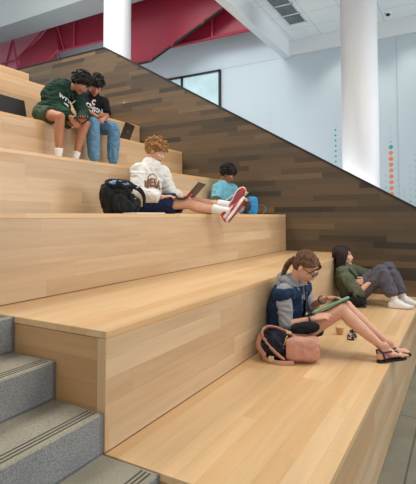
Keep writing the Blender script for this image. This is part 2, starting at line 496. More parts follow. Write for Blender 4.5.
def pelvis_solid(bm, P, inf=0.014):
    s = P.get('s', 0.92)
    pel, ch = V(P['pel']), V(P['chest']); Rp = V(P.get('rpel', P['right'])).normalized()
    d = (ch-pel).normalized()
    tube(bm, [pel-d*0.02, pel+d*0.08], [(0.155*s+inf, 0.106*s+inf), (0.14*s+inf, 0.098*s+inf)], side=Rp, seg=18)
    for k in ('legR', 'legL'):
        tube(bm, [pel, V(P[k][0])], [0.09*s+inf, 0.09*s+inf], seg=14)

def garment(P, name, bm, mat, voxel=0.007, amp=0.006, scale=13, seed=1, smooth=3, parent=None, stretch=(1, 1, 1)):
    me = remesh(bm, voxel, smooth)
    wrinkle(me, amp, scale, stretch, seed)
    return link_mesh(name, me, mat, parent or P['ob'])

def shoe(P, key, mats, parent_name='shoe', hi=False, s=None, L=0.27):
    """upper > sole, toe_cap, side_panel, laces"""
    s = s or P.get('s', 0.92); l = P[key]
    an = V(l[2]); f = V(l[3]).normalized(); up = V(l[4]); up = (up-f*up.dot(f)).normalized(); lat = f.cross(up)
    q = lambda x, y, z: an+(f*x+lat*y+up*z)*s*(L/0.27)
    g = s*L/0.27
    bm = bmesh.new()
    tube(bm, [q(-.045, 0, -.045), q(0, 0, -.035), q(.06, 0, -.042), q(.12, 0, -.053), q(.172, 0, -.060)],
         [(.034*g, .036*g), (.036*g, .042*g), (.039*g, .034*g), (.044*g, .024*g), (.034*g, .017*g)], side=lat, seg=18, smooth=3)
    tube(bm, [q(-.018, 0, -.04), q(-.012, 0, .012 if not hi else .045)], [(.037*g, .044*g), (.036*g, .041*g)], side=lat, seg=16, flat=(False, True))
    tube(bm, [q(.03, 0, .008), q(.085, 0, -.022)], [(.022*g, .014*g), (.022*g, .012*g)], side=lat, seg=12)   # tongue
    me = remesh(bm, 0.005, 2)
    o = link_mesh(parent_name, me, mats['upper'], P['ob'])
    # sole outline
    bm = bmesh.new()
    out = [(-.078, .0), (-.070, .026), (-.04, .036), (0, .034), (.05, .035), (.10, .045), (.14, .046), (.175, .036), (.200, .014),
           (.202, -.008), (.185, -.030), (.15, -.043), (.10, -.043), (.05, -.033), (0, -.031), (-.04, -.034), (-.070, -.024)]
    lay = []
    for z, sc in ((-.082, .94), (-.079, 1.0), (-.060, 1.02), (-.056, .98)):
        lay.append([bm.verts.new(q(x*sc, y*sc, z+(0.012*max(0, (x-.12)/.08)))) for x, y in out])
    n = len(out)
    for a, b in zip(lay, lay[1:]):
        for i in range(n): bm.faces.new((a[i], a[(i+1) % n], b[(i+1) % n], b[i]))
    bm.faces.new(lay[0][::-1]); bm.faces.new(lay[-1])
    so = from_bm('sole', bm, [mats['sole'], mats.get('tread', mats['sole'])], o)
    mx = min(range(len(so.data.polygons)), key=lambda i: 0)
    for p in so.data.polygons:
        if len(p.vertices) > 4 and p.normal.dot(-up) > 0.7: p.material_index = 1
    bm = bmesh.new()
    for i in range(5):
        x = .028+i*.017; z = .019-i*.0105
        tube(bm, [q(x, -.024, z-.008), q(x+.004, 0, z+.004), q(x, .024, z-.008)], [.0035*g]*3, seg=6)
    from_bm('laces', bm, mats['lace'], o, smooth=True)
    if 'cap' in mats:
        bm = bmesh.new()
        tube(bm, [q(.128, 0, -.051), q(.176, 0, -.0585)], [(.0455*g, .026*g), (.037*g, .020*g)], side=lat, seg=18)
        bm2 = remesh(bm, 0.005, 1); link_mesh('toe_cap', bm2, mats['cap'], o)
        for sg in (-1, 1):
            bm = bmesh.new()
            tube(bm, [q(-.05, sg*.010, -.035), q(0, sg*.022, -.03), q(.06, sg*.022, -.036), q(.10, sg*.021, -.048)], [(.030*g, .020*g), (.016*g, .030*g), (.016*g, .018*g), (.020*g, .010*g)], side=lat, seg=12)
            link_mesh('side_panel', remesh(bm, 0.005, 1), mats['panel'], o)
        bm = bmesh.new()
        tube(bm, [q(-.066, 0, -.05), q(-.055, 0, -.005), q(-.050, 0, .012)], [(.028*g, .02*g), (.026*g, .012*g), (.028*g, .010*g)], side=lat, seg=12)
        link_mesh('heel_counter', remesh(bm, 0.005, 1), mats['cap'], o)
    return o

def sock(P, key, mat, top=0.13, low=0.0, r=0.037):
    l = P[key]; kn, an = V(l[1]), V(l[2]); d = (kn-an).normalized(); f = V(l[3]).normalized()
    s = P.get('s', .92)
    bm = bmesh.new()
    tube(bm, [an-d*0.02+f*0.004, an+d*0.03, an+d*top], [r*s*1.08, r*s*1.02, (r+.006)*s*1.08], flat=(False, True), seg=16)
    me = remesh(bm, 0.005, 1); wrinkle(me, 0.002, 30, (1, 1, 2), 3)
    return link_mesh('sock', me, mat, P['ob'])

# hair -------------------------------------------------
def hair_curly(P, thick=0.02, n=220, r=0.012, front=0.05, seed=1, low=-0.05, fringe=0.07, voxel=0.005, long_top=1.0):
    rnd = random.Random(seed); H, Mh, h = P['H'], P['Mh'], P['h']
    bm = bmesh.new()
    ell(bm, H(0, -0.030, 0.046), ((.074+thick*.6)*h, (.088+thick*.5)*h, (.078+thick*.5)*h), Mh, 20, 14)
    ell(bm, H(0, -0.055, -0.010), ((.066+thick*.2)*h, (.055+thick*.4)*h, (.06)*h), Mh, 16, 12)
    c = V((0, -0.022, 0.035)); k = 0
    while k < n:
        d = V((rnd.gauss(0, 1), rnd.gauss(0, 1), rnd.gauss(0, 1))).normalized()
        if d.z < -0.55: continue
        p = c+V((d.x*(.078+thick*.5), d.y*(.096+thick*.4), d.z*(.088+thick*.5*long_top)))
        # keep the face clear
        if p.y > 0.02 and p.z < front+0.0: continue
        if p.z < low: continue
        if abs(p.x) > .06 and p.y > -0.005 and p.z < 0.02: continue
        k += 1
        t = V((rnd.uniform(-1, 1), rnd.uniform(-1, 1), rnd.uniform(-1, .3)))
        t = (t-d*t.dot(d)).normalized()
        L = rnd.uniform(.018, .035); w = d.cross(t)*rnd.uniform(-.012, .012)
        a = p-t*L*.5; b = p+d*rnd.uniform(0.004, .012)+w; e = p+t*L*.5-d*.004
        tube(bm, [H(*a), H(*b), H(*e)], [r*h*.75, r*h, r*h*.45], seg=6, smooth=2)
    for i in range(int(fringe*200)):      # fringe locks over the forehead
        x = rnd.uniform(-.055, .055)
        a = V((x*.7, .055-abs(x)*.3, .092)); b = V((x*1.0, .092-abs(x)*.55, .066)); e = V((x*1.1+rnd.uniform(-.012, .012), .092-abs(x)*.6, .040+rnd.uniform(-.012, .01)))
        tube(bm, [H(*a), H(*b), H(*e)], [r*h*.8, r*h*.8, r*h*.35], seg=6, smooth=2)
    for i in range(90):      # loose tufts standing off the head
        d = V((rnd.gauss(0, 1), rnd.gauss(0, 1), abs(rnd.gauss(0, 1)))).normalized()
        p = c+V((d.x*(.078+thick), d.y*(.096+thick*.8), d.z*(.088+thick)))
        if (p.y > 0.02 and p.z < front+.02) or p.z < low+.04: continue
        t = V((rnd.uniform(-1, 1), rnd.uniform(-.4, 1), -.2)); t = (t-d*t.dot(d)).normalized()
        tube(bm, [H(*(p-d*.012)), H(*(p+d*.012+t*.012)), H(*(p+d*.014+t*.034))], [r*h*1.0, r*h*.8, r*h*.25], seg=6, smooth=2)
    me = remesh(bm, voxel, 0, 0.4)
    return link_mesh('hair', me, P['hairmat'], P['ob'])

def hair_strands(P, paths, cap=True, k=1.0):
    H, Mh, h = P['H'], P['Mh'], P['h']
    bm = bmesh.new()
    if cap:
        ell(bm, H(0, -0.034, 0.044), (.081*h*k, .095*h*k, .085*h*k), Mh, 22, 16)
        ell(bm, H(0, -0.055, -0.010), (.074*h*k, .062*h*k, .064*h*k), Mh, 18, 12)
    for pts, rr in paths:
        tube(bm, pts, rr, seg=6, smooth=3)
    me = remesh(bm, 0.0045, 1, 0.35)
    return link_mesh('hair', me, P['hairmat'], P['ob'])

# lettering --------------------------------------------
def lettering(target, text, center, right, up, size, mat, parent, arch=0.0, out=0.003, name='print', squash=1.0, ring=None):
    c = V(center); r = V(right).normalized(); u = V(up); u = (u-r*u.dot(r)).normalized(); n = r.cross(u)
    if ring is None:
        cu = bpy.data.curves.new('t', 'FONT'); cu.body = text; cu.size = size; cu.align_x = 'CENTER'; cu.align_y = 'CENTER'
        cu.offset = size*0.035; cu.space_character = 1.05; cu.resolution_u = 3
        to = bpy.data.objects.new('t', cu); COL.objects.link(to)
        dg = bpy.context.evaluated_depsgraph_get(); dg.update()
        me = bpy.data.meshes.new_from_object(to.evaluated_get(dg)); bpy.data.objects.remove(to)
        bm = bmesh.new(); bm.from_mesh(me); bpy.data.meshes.remove(me)
    else:
        bm = bmesh.new()
        a0, a1, ro, ri = ring; prev = None
        for k in range(17):
            a = math.radians(a0+(a1-a0)*k/16)
            cur = (bm.verts.new((ro*math.cos(a), ro*math.sin(a), 0)), bm.verts.new((ri*math.cos(a), ri*math.sin(a), 0)))
            if prev: bm.faces.new((prev[0], cur[0], cur[1], prev[1]))
            prev = cur
    bmesh.ops.triangulate(bm, faces=bm.faces)
    for _ in range(2):
        es = [e for e in bm.edges if e.calc_length() > size*0.12]
        if es: bmesh.ops.subdivide_edges(bm, edges=es, cuts=1)
        bmesh.ops.triangulate(bm, faces=bm.faces)
    tb = BASE[target.name]
    bvh = BVHTree.FromPolygons([v.co+tb for v in target.data.vertices], [tuple(p.vertices) for p in target.data.polygons])
    for v in bm.verts:
        x, y = v.co.x, v.co.y*squash
        if arch: y -= arch*x*x
        o = c+r*x+u*y
        hit = bvh.ray_cast(o+n*0.35, -n, 0.8)
        v.co = (hit[0]+n*out) if hit[0] is not None else o
    me = bpy.data.meshes.new(name); bm.to_mesh(me); bm.free()
    return link_mesh(name, me, mat, parent)

# ================================================================== THE PLACE
T, H_ = 0.8576, 0.5
XA = -0.4543
YN, YW = 1.436, 5.974

# floor, walls
bm = bmesh.new(); box(bm, -16, 6, -6, 9, -0.2, 0.0)
tag(from_bm('floor', bm, M['floor']), kind='structure')
bm = bmesh.new(); box(bm, -18, 6, 9.0, 9.2, 0, 9)
wf = from_bm('wall_far', bm, M['wallwhite']); tag(wf, kind='structure')

# plank faced guard wall that follows the slope
top = [(-15, 4.49), (-5.54, 4.49), (0.28, 1.1), (3.2, 1.1)]
bm = bmesh.new()
prism(bm, [(-15, 0)]+top+[(3.2, 0)], 1, YW, YW+0.15)
wb = from_bm('wall_back', bm, M['darkwood']); tag(wb, kind='structure')
bm = bmesh.new()
prism(bm, [(a, b) for a, b in top]+[(a, b+0.022) for a, b in top[::-1]], 1, YW-0.012, YW+0.162)
tag(from_bm('trim_1', bm, M['blackmetal']), kind='structure')

# seating tiers
names = ['lowest', 'second', 'third', 'fourth', 'fifth', 'sixth', 'seventh', 'top']
lab = ['lowest maple bench tier, holding the pink and navy backpack and the bare-legged person',
       'second maple bench tier, empty wide tread with squared near end beside concrete steps',
       'third maple bench tier, seat of the person in the white sweatshirt',
       'fourth maple bench tier, where the two people sitting side by side rest their feet',
       'fifth maple bench tier, seat of the two people side by side',
       'sixth maple bench tier, directly behind the two people side by side',
       'seventh maple bench tier, second from the top, behind the person in the green hoodie',
       'topmost maple bench tier with a short rounded end at the upper left']
for k in range(8):
    x1 = XA-T*k; z0 = H_*k; z1 = z0+H_
    x0 = x1-T-0.02
    yn, yw = YN, YW
    if k == 7: yn, yw, z1 = YN, 5.1, 3.93; x0 = x1-0.6
    if k == 6: x0 = x1-T-0.6
    t = empty('bench_tier', (x1-T/2, (yn+yw)/2, z0), lab[k], 'bench', 'stepped maple seating tiers')
    g = 0.005
    b_ = bmesh.new(); box(b_, x0, x1-0.03, yn+0.02, yw-0.001, z0+0.001, z1-0.03)
    from_bm('base_frame', b_, M['gap'], t)
    b_ = bmesh.new(); box(b_, x1-0.028, x1, yn, yw-0.001, z0+g, z1-0.0322, 0.0005)
    from_bm('riser', b_, [M['riser']], t)
    b_ = bmesh.new(); box(b_, x0, x1+0.0015, yn-0.001, yw-0.001, z1-0.032, z1, 0.003)
    from_bm('tread', b_, M['tread'], t)
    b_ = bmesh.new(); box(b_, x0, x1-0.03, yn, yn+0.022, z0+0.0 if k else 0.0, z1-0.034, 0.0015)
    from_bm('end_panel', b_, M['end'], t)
    b_ = bmesh.new(); box(b_, x1-0.045, x1+0.002, yn-0.0035, yn-0.0005, z0+g, z1-0.034, 0.0008)
    from_bm('corner_strip', b_, M['edge'], t)
    if k:   # thin dark shadow joint where the riser meets the tread below
        b_ = bmesh.new(); box(b_, x1-0.012, x1+0.001, yn, yw-0.001, z0+0.0005, z0+0.004)
        from_bm('base_joint', b_, M['gap'], t)

# concrete steps beside the tiers
st = empty('concrete_steps', (-1.2, 0.0, 0.0), 'speckled grey concrete steps with grooved nosings beside the wooden tiers', 'stairs')
for k in range(1, 13):
    z1 = k/6; x1 = -0.75+0.2859*(3-1) - 0.2859*k     # nosing of step k
    x1 = -0.462-0.2859*(k-1)
    y0, y1 = -1.0, YN-0.012
    b_ = bmesh.new()
    prof = [(x1, z1-1/6), (x1, z1-0.006), (x1-0.006, z1), (x1-0.2859-0.02, z1), (x1-0.2859-0.02, z1-1/6)]
    prism(b_, prof, 1, y0, y1)
    o = from_bm('step', b_, [M['con_riser'], M['con_tread'], M['groove']], st)
    for p in o.data.polygons:
        if p.normal.z > 0.5: p.material_index = 1
    b_ = bmesh.new()
    for j in range(3):
        xx = x1-0.03-j*0.02
        box(b_, xx-0.0035, xx+0.0035, y0, y1-0.01, z1-0.004, z1+0.0008)
    from_bm('nosing_groove', b_, M['groove'], o)
    b_ = bmesh.new(); box(b_, x1-0.004, x1+0.0015, y1-0.008, y1+0.006, z1-1/6, z1-0.001)
    box(b_, x1-0.0, x1+0.003, y0, y1, z1-1/6, z1-1/6+0.008)
    from_bm('metal_edge', b_, M['steel'], o)

# columns
def column(cx, cy, r, z1, label):
    b_ = bmesh.new()
    bmesh.ops.create_cone(b_, cap_ends=True, segments=64, radius1=r, radius2=r, depth=z1, matrix=Matrix.Translation((cx, cy, z1/2)))
    o = from_bm('column', b_, M['white'], None, (cx, cy, 0), smooth=False)
    for p in o.data.polygons:
        if len(p.vertices) == 4: p.use_smooth = True
    tag(o, label, 'column', None)
    b_ = bmesh.new()
    bmesh.ops.create_cone(b_, cap_ends=True, segments=64, radius1=r+0.02, radius2=r+0.015, depth=0.12, matrix=Matrix.Translation((cx, cy, 0.06)))
    from_bm('base_ring', b_, M['white'], o)
column(-1.375, 7.15, 0.272, 5.157, 'large round white column at right, rising in front of the dotted wall')
column(-6.06, 6.9, 0.275, 8.0, 'round white column at left, beside the red stair guard')

# tiled ceiling with its drop edge
bm = bmesh.new(); box(bm, -3.16, 5, -6, 8.999, 5.16, 5.3)
cl = from_bm('ceiling', bm, M['ceil']); tag(cl, kind='structure')
bm = bmesh.new(); box(bm, -3.30, -3.135, -6, 8.998, 4.83, 5.45, 0.004)
tag(from_bm('trim_2', bm, M['beam']), kind='structure')
bm = bmesh.new(); box(bm, -3.134, 4.9, 8.93, 8.998, 4.85, 5.159, 0.003)
tag(from_bm('trim_3', bm, M['beam']), kind='structure')
bm = bmesh.new(); box(bm, -16, -3.31, 7.30, 8.0, 6.4, 7.6, 0.01)
tag(from_bm('trim_4', bm, simple('slab_edge_paint', srgb(164, 172, 174), 0.7, var=0.04, scale=0.8)), kind='structure')
# fine joints in the far wall
bm = bmesh.new()
box(bm, -8, -3.2, 8.996, 8.9995, 4.846, 4.852)
box(bm, -1.054, -1.048, 8.996, 8.9995, 1.0, 4.85)
from_bm('panel_joint', bm, M['joint'], wf)

# dots on the far wall
def dots(lst, mat):
    b_ = bmesh.new()
    for x, z, r in lst:
        bmesh.ops.create_cone(b_, cap_ends=True, segments=20, radius1=r, radius2=r, depth=0.002,
            matrix=Matrix.Translation((x, 8.9985, z))@Matrix.Rotation(PI/2, 4, 'X'))
    from_bm('dot_graphic', b_, mat, wf)
og, te, mi, gr = [], [], [], []
te.append((-1.178, 2.769, .038))
for i in range(12): og.append((-1.18, 2.658-i*0.1105, .038))
for i in range(4): (mi if i == 0 else gr).append((-1.178, 2.87+i*0.1, .02 if i == 0 else .014))
for i in range(9): te.append((-2.208, 3.19-i*0.105, .02))
for i in range(9): gr.append((-2.12, 3.0-i*0.105, .013))
for c, (x, z) in enumerate(((-1.385, 2.30), (-1.28, 2.28))):
    for i in range(8): (mi if (i == 3 and c == 0) or (i in (2, 3) and c == 1) else gr).append((x, z-i*.11-c*.05, .02 if i > 1 else .014))
for c, (x, z) in enumerate(((-1.08, 2.13), (-0.97, 1.95), (-0.86, 2.40), (-0.76, 2.6), (-0.66, 2.3))):
    for i in range(10):
        (mi if i > 5 else gr).append((x, z-i*.11, .022 if i > 5 else .015))
for i in range(8): gr.append((-3.60, 3.90-i*.105, .014))
te.append((-0.85, 1.33, .04)); te.append((-0.835, 1.62, .036))
dots(og, M['orange']); dots(te, M['teal']); dots(mi, M['mint']); dots(gr, M['palegrey'])

# window in the far wall
wn = empty('window_1', (-5.8, 8.97, 3.3)); tag(wn, kind='structure')
bm = bmesh.new(); box(bm, -7.2, -4.84, 8.975, 8.985, 3.35, 4.80)
from_bm('pane', bm, M['glass'], wn)
bm = bmesh.new()
box(bm, -7.25, -4.79, 8.94, 8.999, 4.795, 4.835); box(bm, -7.25, -4.79, 8.94, 8.999, 3.30, 3.35)
for x in (-7.25, -5.86, -4.83): box(bm, x, x+0.045, 8.94, 8.999, 3.30, 4.83)
from_bm('window_frame', bm, M['blackmetal'], wn)

# red mesh guards of the upper level
def panel(bm, pts, y, th=0.03): prism(bm, pts, 1, y, y+th)
def bars(bm, segs, y, r=0.035):
    for a, b in segs: tube(bm, [V((a[0], y, a[1])), V((b[0], y, b[1]))], [r, r], seg=8, flat=(True, True))
g1 = empty('stair_guard', (-5.5, 8.3, 5.0), 'sloping dark red mesh stair guard with black lower rail, right of left column', 'railing')
bm = bmesh.new(); panel(bm, [(-7.3, 5.06), (-6.706, 5.07), (-6.293, 5.07), (-4.318, 5.886), (-3.45, 6.25), (-3.45, 7.4), (-7.3, 7.4)], 8.3)
from_bm('mesh_panel', bm, M['redmesh'], g1)
bm = bmesh.new(); bars(bm, [((-7.3, 5.06), (-6.25, 5.07)), ((-6.25, 5.07), (-3.4, 6.27))], 8.27, 0.028)
from_bm('bottom_rail', bm, M['blackmetal'], g1)
for (x, z) in ((-6.25, 5.1), (-5.65, 5.35), (-4.85, 5.68)):
    bm = bmesh.new(); bars(bm, [((x, z-.06), (x+.09, z+.08))], 8.24, 0.014); from_bm('rail_bracket', bm, M['redframe'], g1)

g2 = empty('balcony_guard', (-5.2, 8.6, 5.4), 'red mesh balcony guard with pale red frame, under the white ceiling beam', 'railing')
bm = bmesh.new(); panel(bm, [(-7.6, 5.45), (-3.4, 5.41), (-3.4, 6.5), (-7.6, 6.5)], 8.6)
from_bm('mesh_panel', bm, M['redmesh'], g2)
bm = bmesh.new(); bars(bm, [((-7.6, 5.46), (-3.4, 5.42)), ((-7.6, 6.5), (-3.4, 6.5))], 8.58, 0.035); from_bm('guard_rail', bm, M['redframe'], g2)
for x in (-7.2, -5.95, -4.78, -3.5):
    bm = bmesh.new(); bars(bm, [((x, 5.44), (x, 6.5))], 8.57, 0.03); from_bm('guard_post', bm, M['redframe'], g2)

g3 = empty('balcony_guard', (-8.6, 8.5, 5.9), 'level red mesh guard with upright posts, left of the left column', 'railing')
bm = bmesh.new(); panel(bm, [(-9.43, 5.98), (-7.62, 5.955), (-7.62, 7.0), (-9.85, 7.0)], 8.5)
from_bm('mesh_panel', bm, M['redmesh'], g3)
bm = bmesh.new(); bars(bm, [((-9.43, 5.98), (-7.62, 5.955))], 8.48, 0.03); from_bm('guard_rail', bm, M['redframe'], g3)
for a, b in (((-9.43, 5.95), (-9.85, 6.9)), ((-9.30, 5.95), (-9.70, 6.9)), ((-8.94, 5.97), (-8.94, 6.9))):
    bm = bmesh.new(); bars(bm, [(a, b)], 8.47, 0.03); from_bm('guard_post', bm, M['redframe'], g3)

g4 = empty('stair_guard', (-10.2, 8.45, 5.6), 'triangular dark red mesh stair guard at far left, above the topmost tier', 'railing')
bm = bmesh.new(); panel(bm, [(-11.1, 5.55), (-10.98, 6.12), (-10.11, 6.48), (-9.67, 6.8), (-9.42, 5.98), (-9.74, 5.79), (-10.3, 5.55)], 8.385)
from_bm('mesh_panel', bm, M['redmesh'], g4)
bm = bmesh.new(); bars(bm, [((-9.42, 5.98), (-9.78, 5.76)), ((-9.78, 5.76), (-10.4, 5.5)), ((-11.0, 5.4), (-11.35, 6.75)), ((-11.1, 6.05), (-9.7, 6.82))], 8.375, 0.03)
from_bm('guard_rail', bm, M['redframe'], g4)
g5 = empty('balcony_guard', (-11.8, 8.75, 5.6), 'pale pink mesh guard in the far left corner behind the triangular one', 'railing')
bm = bmesh.new(); panel(bm, [(-14, 5.4), (-9.9, 5.4), (-9.9, 7.1), (-14, 7.1)], 8.75)
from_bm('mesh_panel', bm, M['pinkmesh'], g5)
bm = bmesh.new(); bars(bm, [((-14, 5.75), (-11.1, 5.75)), ((-12.4, 5.4), (-11.8, 6.9)), ((-13.2, 6.2), (-11.2, 6.2))], 8.73, 0.03)
from_bm('guard_rail', bm, M['redframe'], g5)

# ceiling vent, camera
v = empty('ceiling_vent', (-2.65, 7.5, 5.158), 'row of dark square grilles let into the white tiled ceiling', 'vent')
for i in range(5):
    y0 = 8.17-0.42*i-0.38
    bm = bmesh.new(); box(bm, -2.84, -2.53, y0, y0+0.36, 5.150, 5.159); from_bm('grille', bm, M['grille'], v)
bm = bmesh.new(); box(bm, -2.865, -2.84, 6.1, 8.19, 5.146, 5.159); box(bm, -2.53, -2.505, 6.1, 8.19, 5.146, 5.159)
for i in range(6): y0 = 8.17-0.42*i; box(bm, -2.865, -2.505, y0-0.02, y0+0.02, 5.146, 5.159)
from_bm('vent_frame', bm, M['beam'], v)
cam_o = empty('security_camera', (-1.13, 8.59, 5.159), 'small black dome camera on the tiled ceiling at right', 'camera')
bm = bmesh.new(); tube(bm, [(-1.13, 8.59, 5.159), (-1.13, 8.59, 5.14)], [0.06, 0.055], seg=20, flat=(True, True)); from_bm('housing', bm, M['white'], cam_o, smooth=False)
bm = bmesh.new(); ell(bm, (-1.13, 8.59, 5.138), (0.04, 0.04, 0.036)); from_bm('dome', bm, M['blackmetal'], cam_o, smooth=True)
for i, (x, y) in enumerate(((-0.55, 7.6), (-2.62, 8.6))):
    bm = bmesh.new(); tube(bm, [(x, y, 5.159), (x, y, 5.13), (x, y, 5.115)], [0.022, 0.016, 0.012], seg=16, flat=(True, False))
    tag(from_bm('sprinkler', bm, M['beam'], None, (x, y, 5.159)), ('small ceiling sprinkler near the right edge' if i == 0 else 'small ceiling sprinkler near the dark vent grilles'), 'sprinkler')

# ------------------------------------------------------------------ people: materials
M['lipA'] = skin('lips_rose', srgb(190, 110, 100)); M['lipB'] = skin('lips_brown', srgb(150, 88, 74))
SK_F = skin('skin_fair', srgb(214, 164, 136)); SK_L = skin('skin_light', srgb(222, 174, 146))
SK_T = skin('skin_tan', srgb(172, 118, 88)); SK_M = skin('skin_olive', srgb(192, 138, 108)); SK_D = skin('skin_brown', srgb(150, 98, 70))
def hairm(name, c, c2):
    m, nt, b = new_mat(name); pos, ax = coords(nt)
    n = noise_tex(nt, pos, 60, 4, 0.6, (1, 1, .5))
    nt.links.new(ramp(nt, n, [(0.35, c), (0.65, c2)]), b.inputs['Base Color']); b.inputs['Roughness'].default_value = 0.6; b.inputs['Specular IOR Level'].default_value = 0.3
    return m
HB = hairm('hair_black', srgb(13, 11, 10), srgb(30, 23, 20)); HD = hairm('hair_dark_brown', srgb(24, 15, 13), srgb(50, 31, 26))
HC = hairm('hair_curly_blond_brown', srgb(112, 74, 40), srgb(178, 130, 78)); HL = hairm('hair_light_brown', srgb(52, 34, 22), srgb(118, 80, 48))
WHITE = simple('white_print', srgb(235, 235, 232), 0.7)
SOCKW = fabric('white_sock', srgb(232, 230, 226), 0.04)
SNK = dict(upper=simple('white_sneaker', srgb(226, 224, 220), 0.6, var=0.05), sole=simple('white_sneaker_sole', srgb(215, 213, 208), 0.6), lace=simple('white_lace', srgb(240, 240, 238), 0.8))
SNG = dict(upper=simple('grey_sneaker', srgb(96, 100, 110), 0.7, var=0.1), sole=SNK['sole'], lace=SNK['lace'])
REDS = simple('red_leather', srgb(178, 34, 44), 0.4, var=0.1)
SNR = dict(upper=REDS, sole=simple('off_white_rubber', srgb(226, 218, 208), 0.6),
           tread=simple('dark_red_rubber_tread', srgb(142, 62, 70), 0.7, var=0.15, scale=60, bmp=0.6, bscale=180), lace=simple('pale_lace', srgb(214, 190, 186), 0.7), cap=REDS, panel=simple('pale_grey_leather', srgb(206, 196, 192), 0.5, var=0.05))

# ---- boy in the dark green hoodie, fifth tier
rt = (0.16, -0.98, 0.08)
P = dict(s=0.93, base=(-4.12, 3.42, 2.501), skin=SK_T, lips=M['lipB'], hairmat=HB,
    belly=(0.07, 0.035, 0.0), pel=(-4.06, 3.47, 2.615), chest=(-4.05, 3.545, 2.83), neck=(-3.97, 3.63, 2.965), head=(-3.81, 3.715, 3.005),
    face=(0.62, 0.28, -0.62), up=(0.45, 0.15, 0.85), right=rt, rpel=(0.05, -1, 0),
    armR=((-3.99, 3.495, 2.905), (-3.91, 3.45, 2.67), (-3.66, 3.43, 2.545), (0.55, 0.30, -0.78), (-0.5, 0.6, -0.3), (0.3, 0.7, 0.2), 0.5),
    armL=((-3.95, 3.78, 2.90), (-3.80, 3.76, 2.66), (-3.62, 3.56, 2.53), (0.65, -0.65, -0.1), (-0.2, -0.1, 1), (0.7, 0.5, 0.2), 0.5),
    legR=((-4.03, 3.36, 2.61), (-3.68, 3.305, 2.53), (-3.735, 3.335, 2.09), (0.95, -0.1, 0), (0, 0, 1)),
    legL=((-4.02, 3.54, 2.61), (-3.65, 3.64, 2.51), (-3.76, 3.58, 2.09), (0.95, 0.15, 0), (0, 0, 1)))
o = build_person(P); tag(o, 'person in a dark green hoodie and shorts, sitting and holding a phone', 'person')
G = fabric('dark_green_fleece', srgb(30, 54, 42), 0.22, 9)
b_ = bmesh.new(); torso_solid(b_, P, 0.030, -0.04, wide=0.0); sleeve_solid(b_, P, 'armR', 0.027, 1.94, 0.036); sleeve_solid(b_, P, 'armL', 0.027, 1.94, 0.036)
hood = garment(P, 'hoodie', b_, G, 0.0065, 0.008, 11, 3, 3, stretch=(1, 1, 1.6))
b_ = bmesh.new()
n_ = V(P['neck'])
tube(b_, [n_+V((0.075, -0.01, -0.03)), n_+V((0.02, -0.085, 0.0)), n_+V((-0.065, -0.06, 0.06)), n_+V((-0.085, 0.02, 0.07)), n_+V((-0.03, 0.09, 0.03)), n_+V((0.065, 0.05, -0.03))],
     [0.018, 0.03, 0.042, 0.046, 0.032, 0.018], seg=12, smooth=4)
ell(b_, n_+V((-0.095, -0.02, 0.0)), (0.065, 0.10, 0.075))
garment(P, 'hood', b_, G, 0.0065, 0.006, 18, 5, 2, parent=P['ob'])
b_ = bmesh.new()
for q in (-.02, .02): tube(b_, [n_+V((0.075, q, -0.045)), n_+V((0.10, q*1.3, -0.10)), n_+V((0.105, q*1.4, -0.15))], [0.003]*3, seg=6)
from_bm('drawstring', b_, simple('dark_cord', srgb(50, 70, 60), .8), hood, smooth=True)
b_ = bmesh.new(); pelvis_solid(b_, P, 0.02); leg_solid(b_, P, 'legR', 0.014, 0.52, 0.096); leg_solid(b_, P, 'legL', 0.014, 0.50, 0.096)
garment(P, 'shorts', b_, fabric('olive_green_shorts', srgb(58, 72, 52), 0.15), 0.0065, 0.006, 16, 8)
hair_curly(P, 0.034, 300, 0.012, 0.048, 4, fringe=0.3)
fv = (0.62, -0.62, 0.35)
lettering(hood, 'WTTY', (-3.86, 3.56, 2.80), (0.44, 0.80, -0.30), (0, 0.1, 0.95), 0.066, WHITE, hood)
lettering(hood, '1890', (-3.86, 3.55, 2.735), (0.48, 0.78, -0.36), (0, 0.1, 0.95), 0.03, WHITE, hood)
for k in ('legR', 'legL'):
    sock(P, k, SOCKW, 0.115); shoe(P, k, SNK)

# phone in his hand
def slab(name, c, ax, ay, sx, sy, th, mats, label, cat, screen=None, bev=0.004, parent=None, base=None):
    c = V(c); ax = V(ax).normalized(); ay = V(ay); ay = (ay-ax*ay.dot(ax)).normalized(); az = ax.cross(ay)
    R = Matrix((ax, ay, az)).transposed().to_4x4(); R.translation = c
    b_ = bmesh.new(); box(b_, -sx/2, sx/2, -sy/2, sy/2, -th/2, th/2, bev)
    bmesh.ops.transform(b_, matrix=R, verts=b_.verts)
    o = from_bm(name, b_, mats, parent, None if parent else tuple(c))
    if label: tag(o, label, cat)
    if screen:
        b_ = bmesh.new(); box(b_, -sx*.47, sx*.47, -sy*.46, sy*.46, th/2-0.0002, th/2+0.0008)
        bmesh.ops.transform(b_, matrix=R, verts=b_.verts); from_bm('screen', b_, screen, o)
    return o
BLK = simple('black_plastic', srgb(28, 27, 28), 0.35); SCR = simple('dark_screen_glass', srgb(22, 24, 28), 0.08)
slab('phone', (-3.555, 3.475, 2.535), (0.75, 0.62, -0.05), (-0.55, 0.7, 0.35), 0.15, 0.075, 0.009, BLK, 'black smartphone held level by the person in the green hoodie', 'phone', SCR)

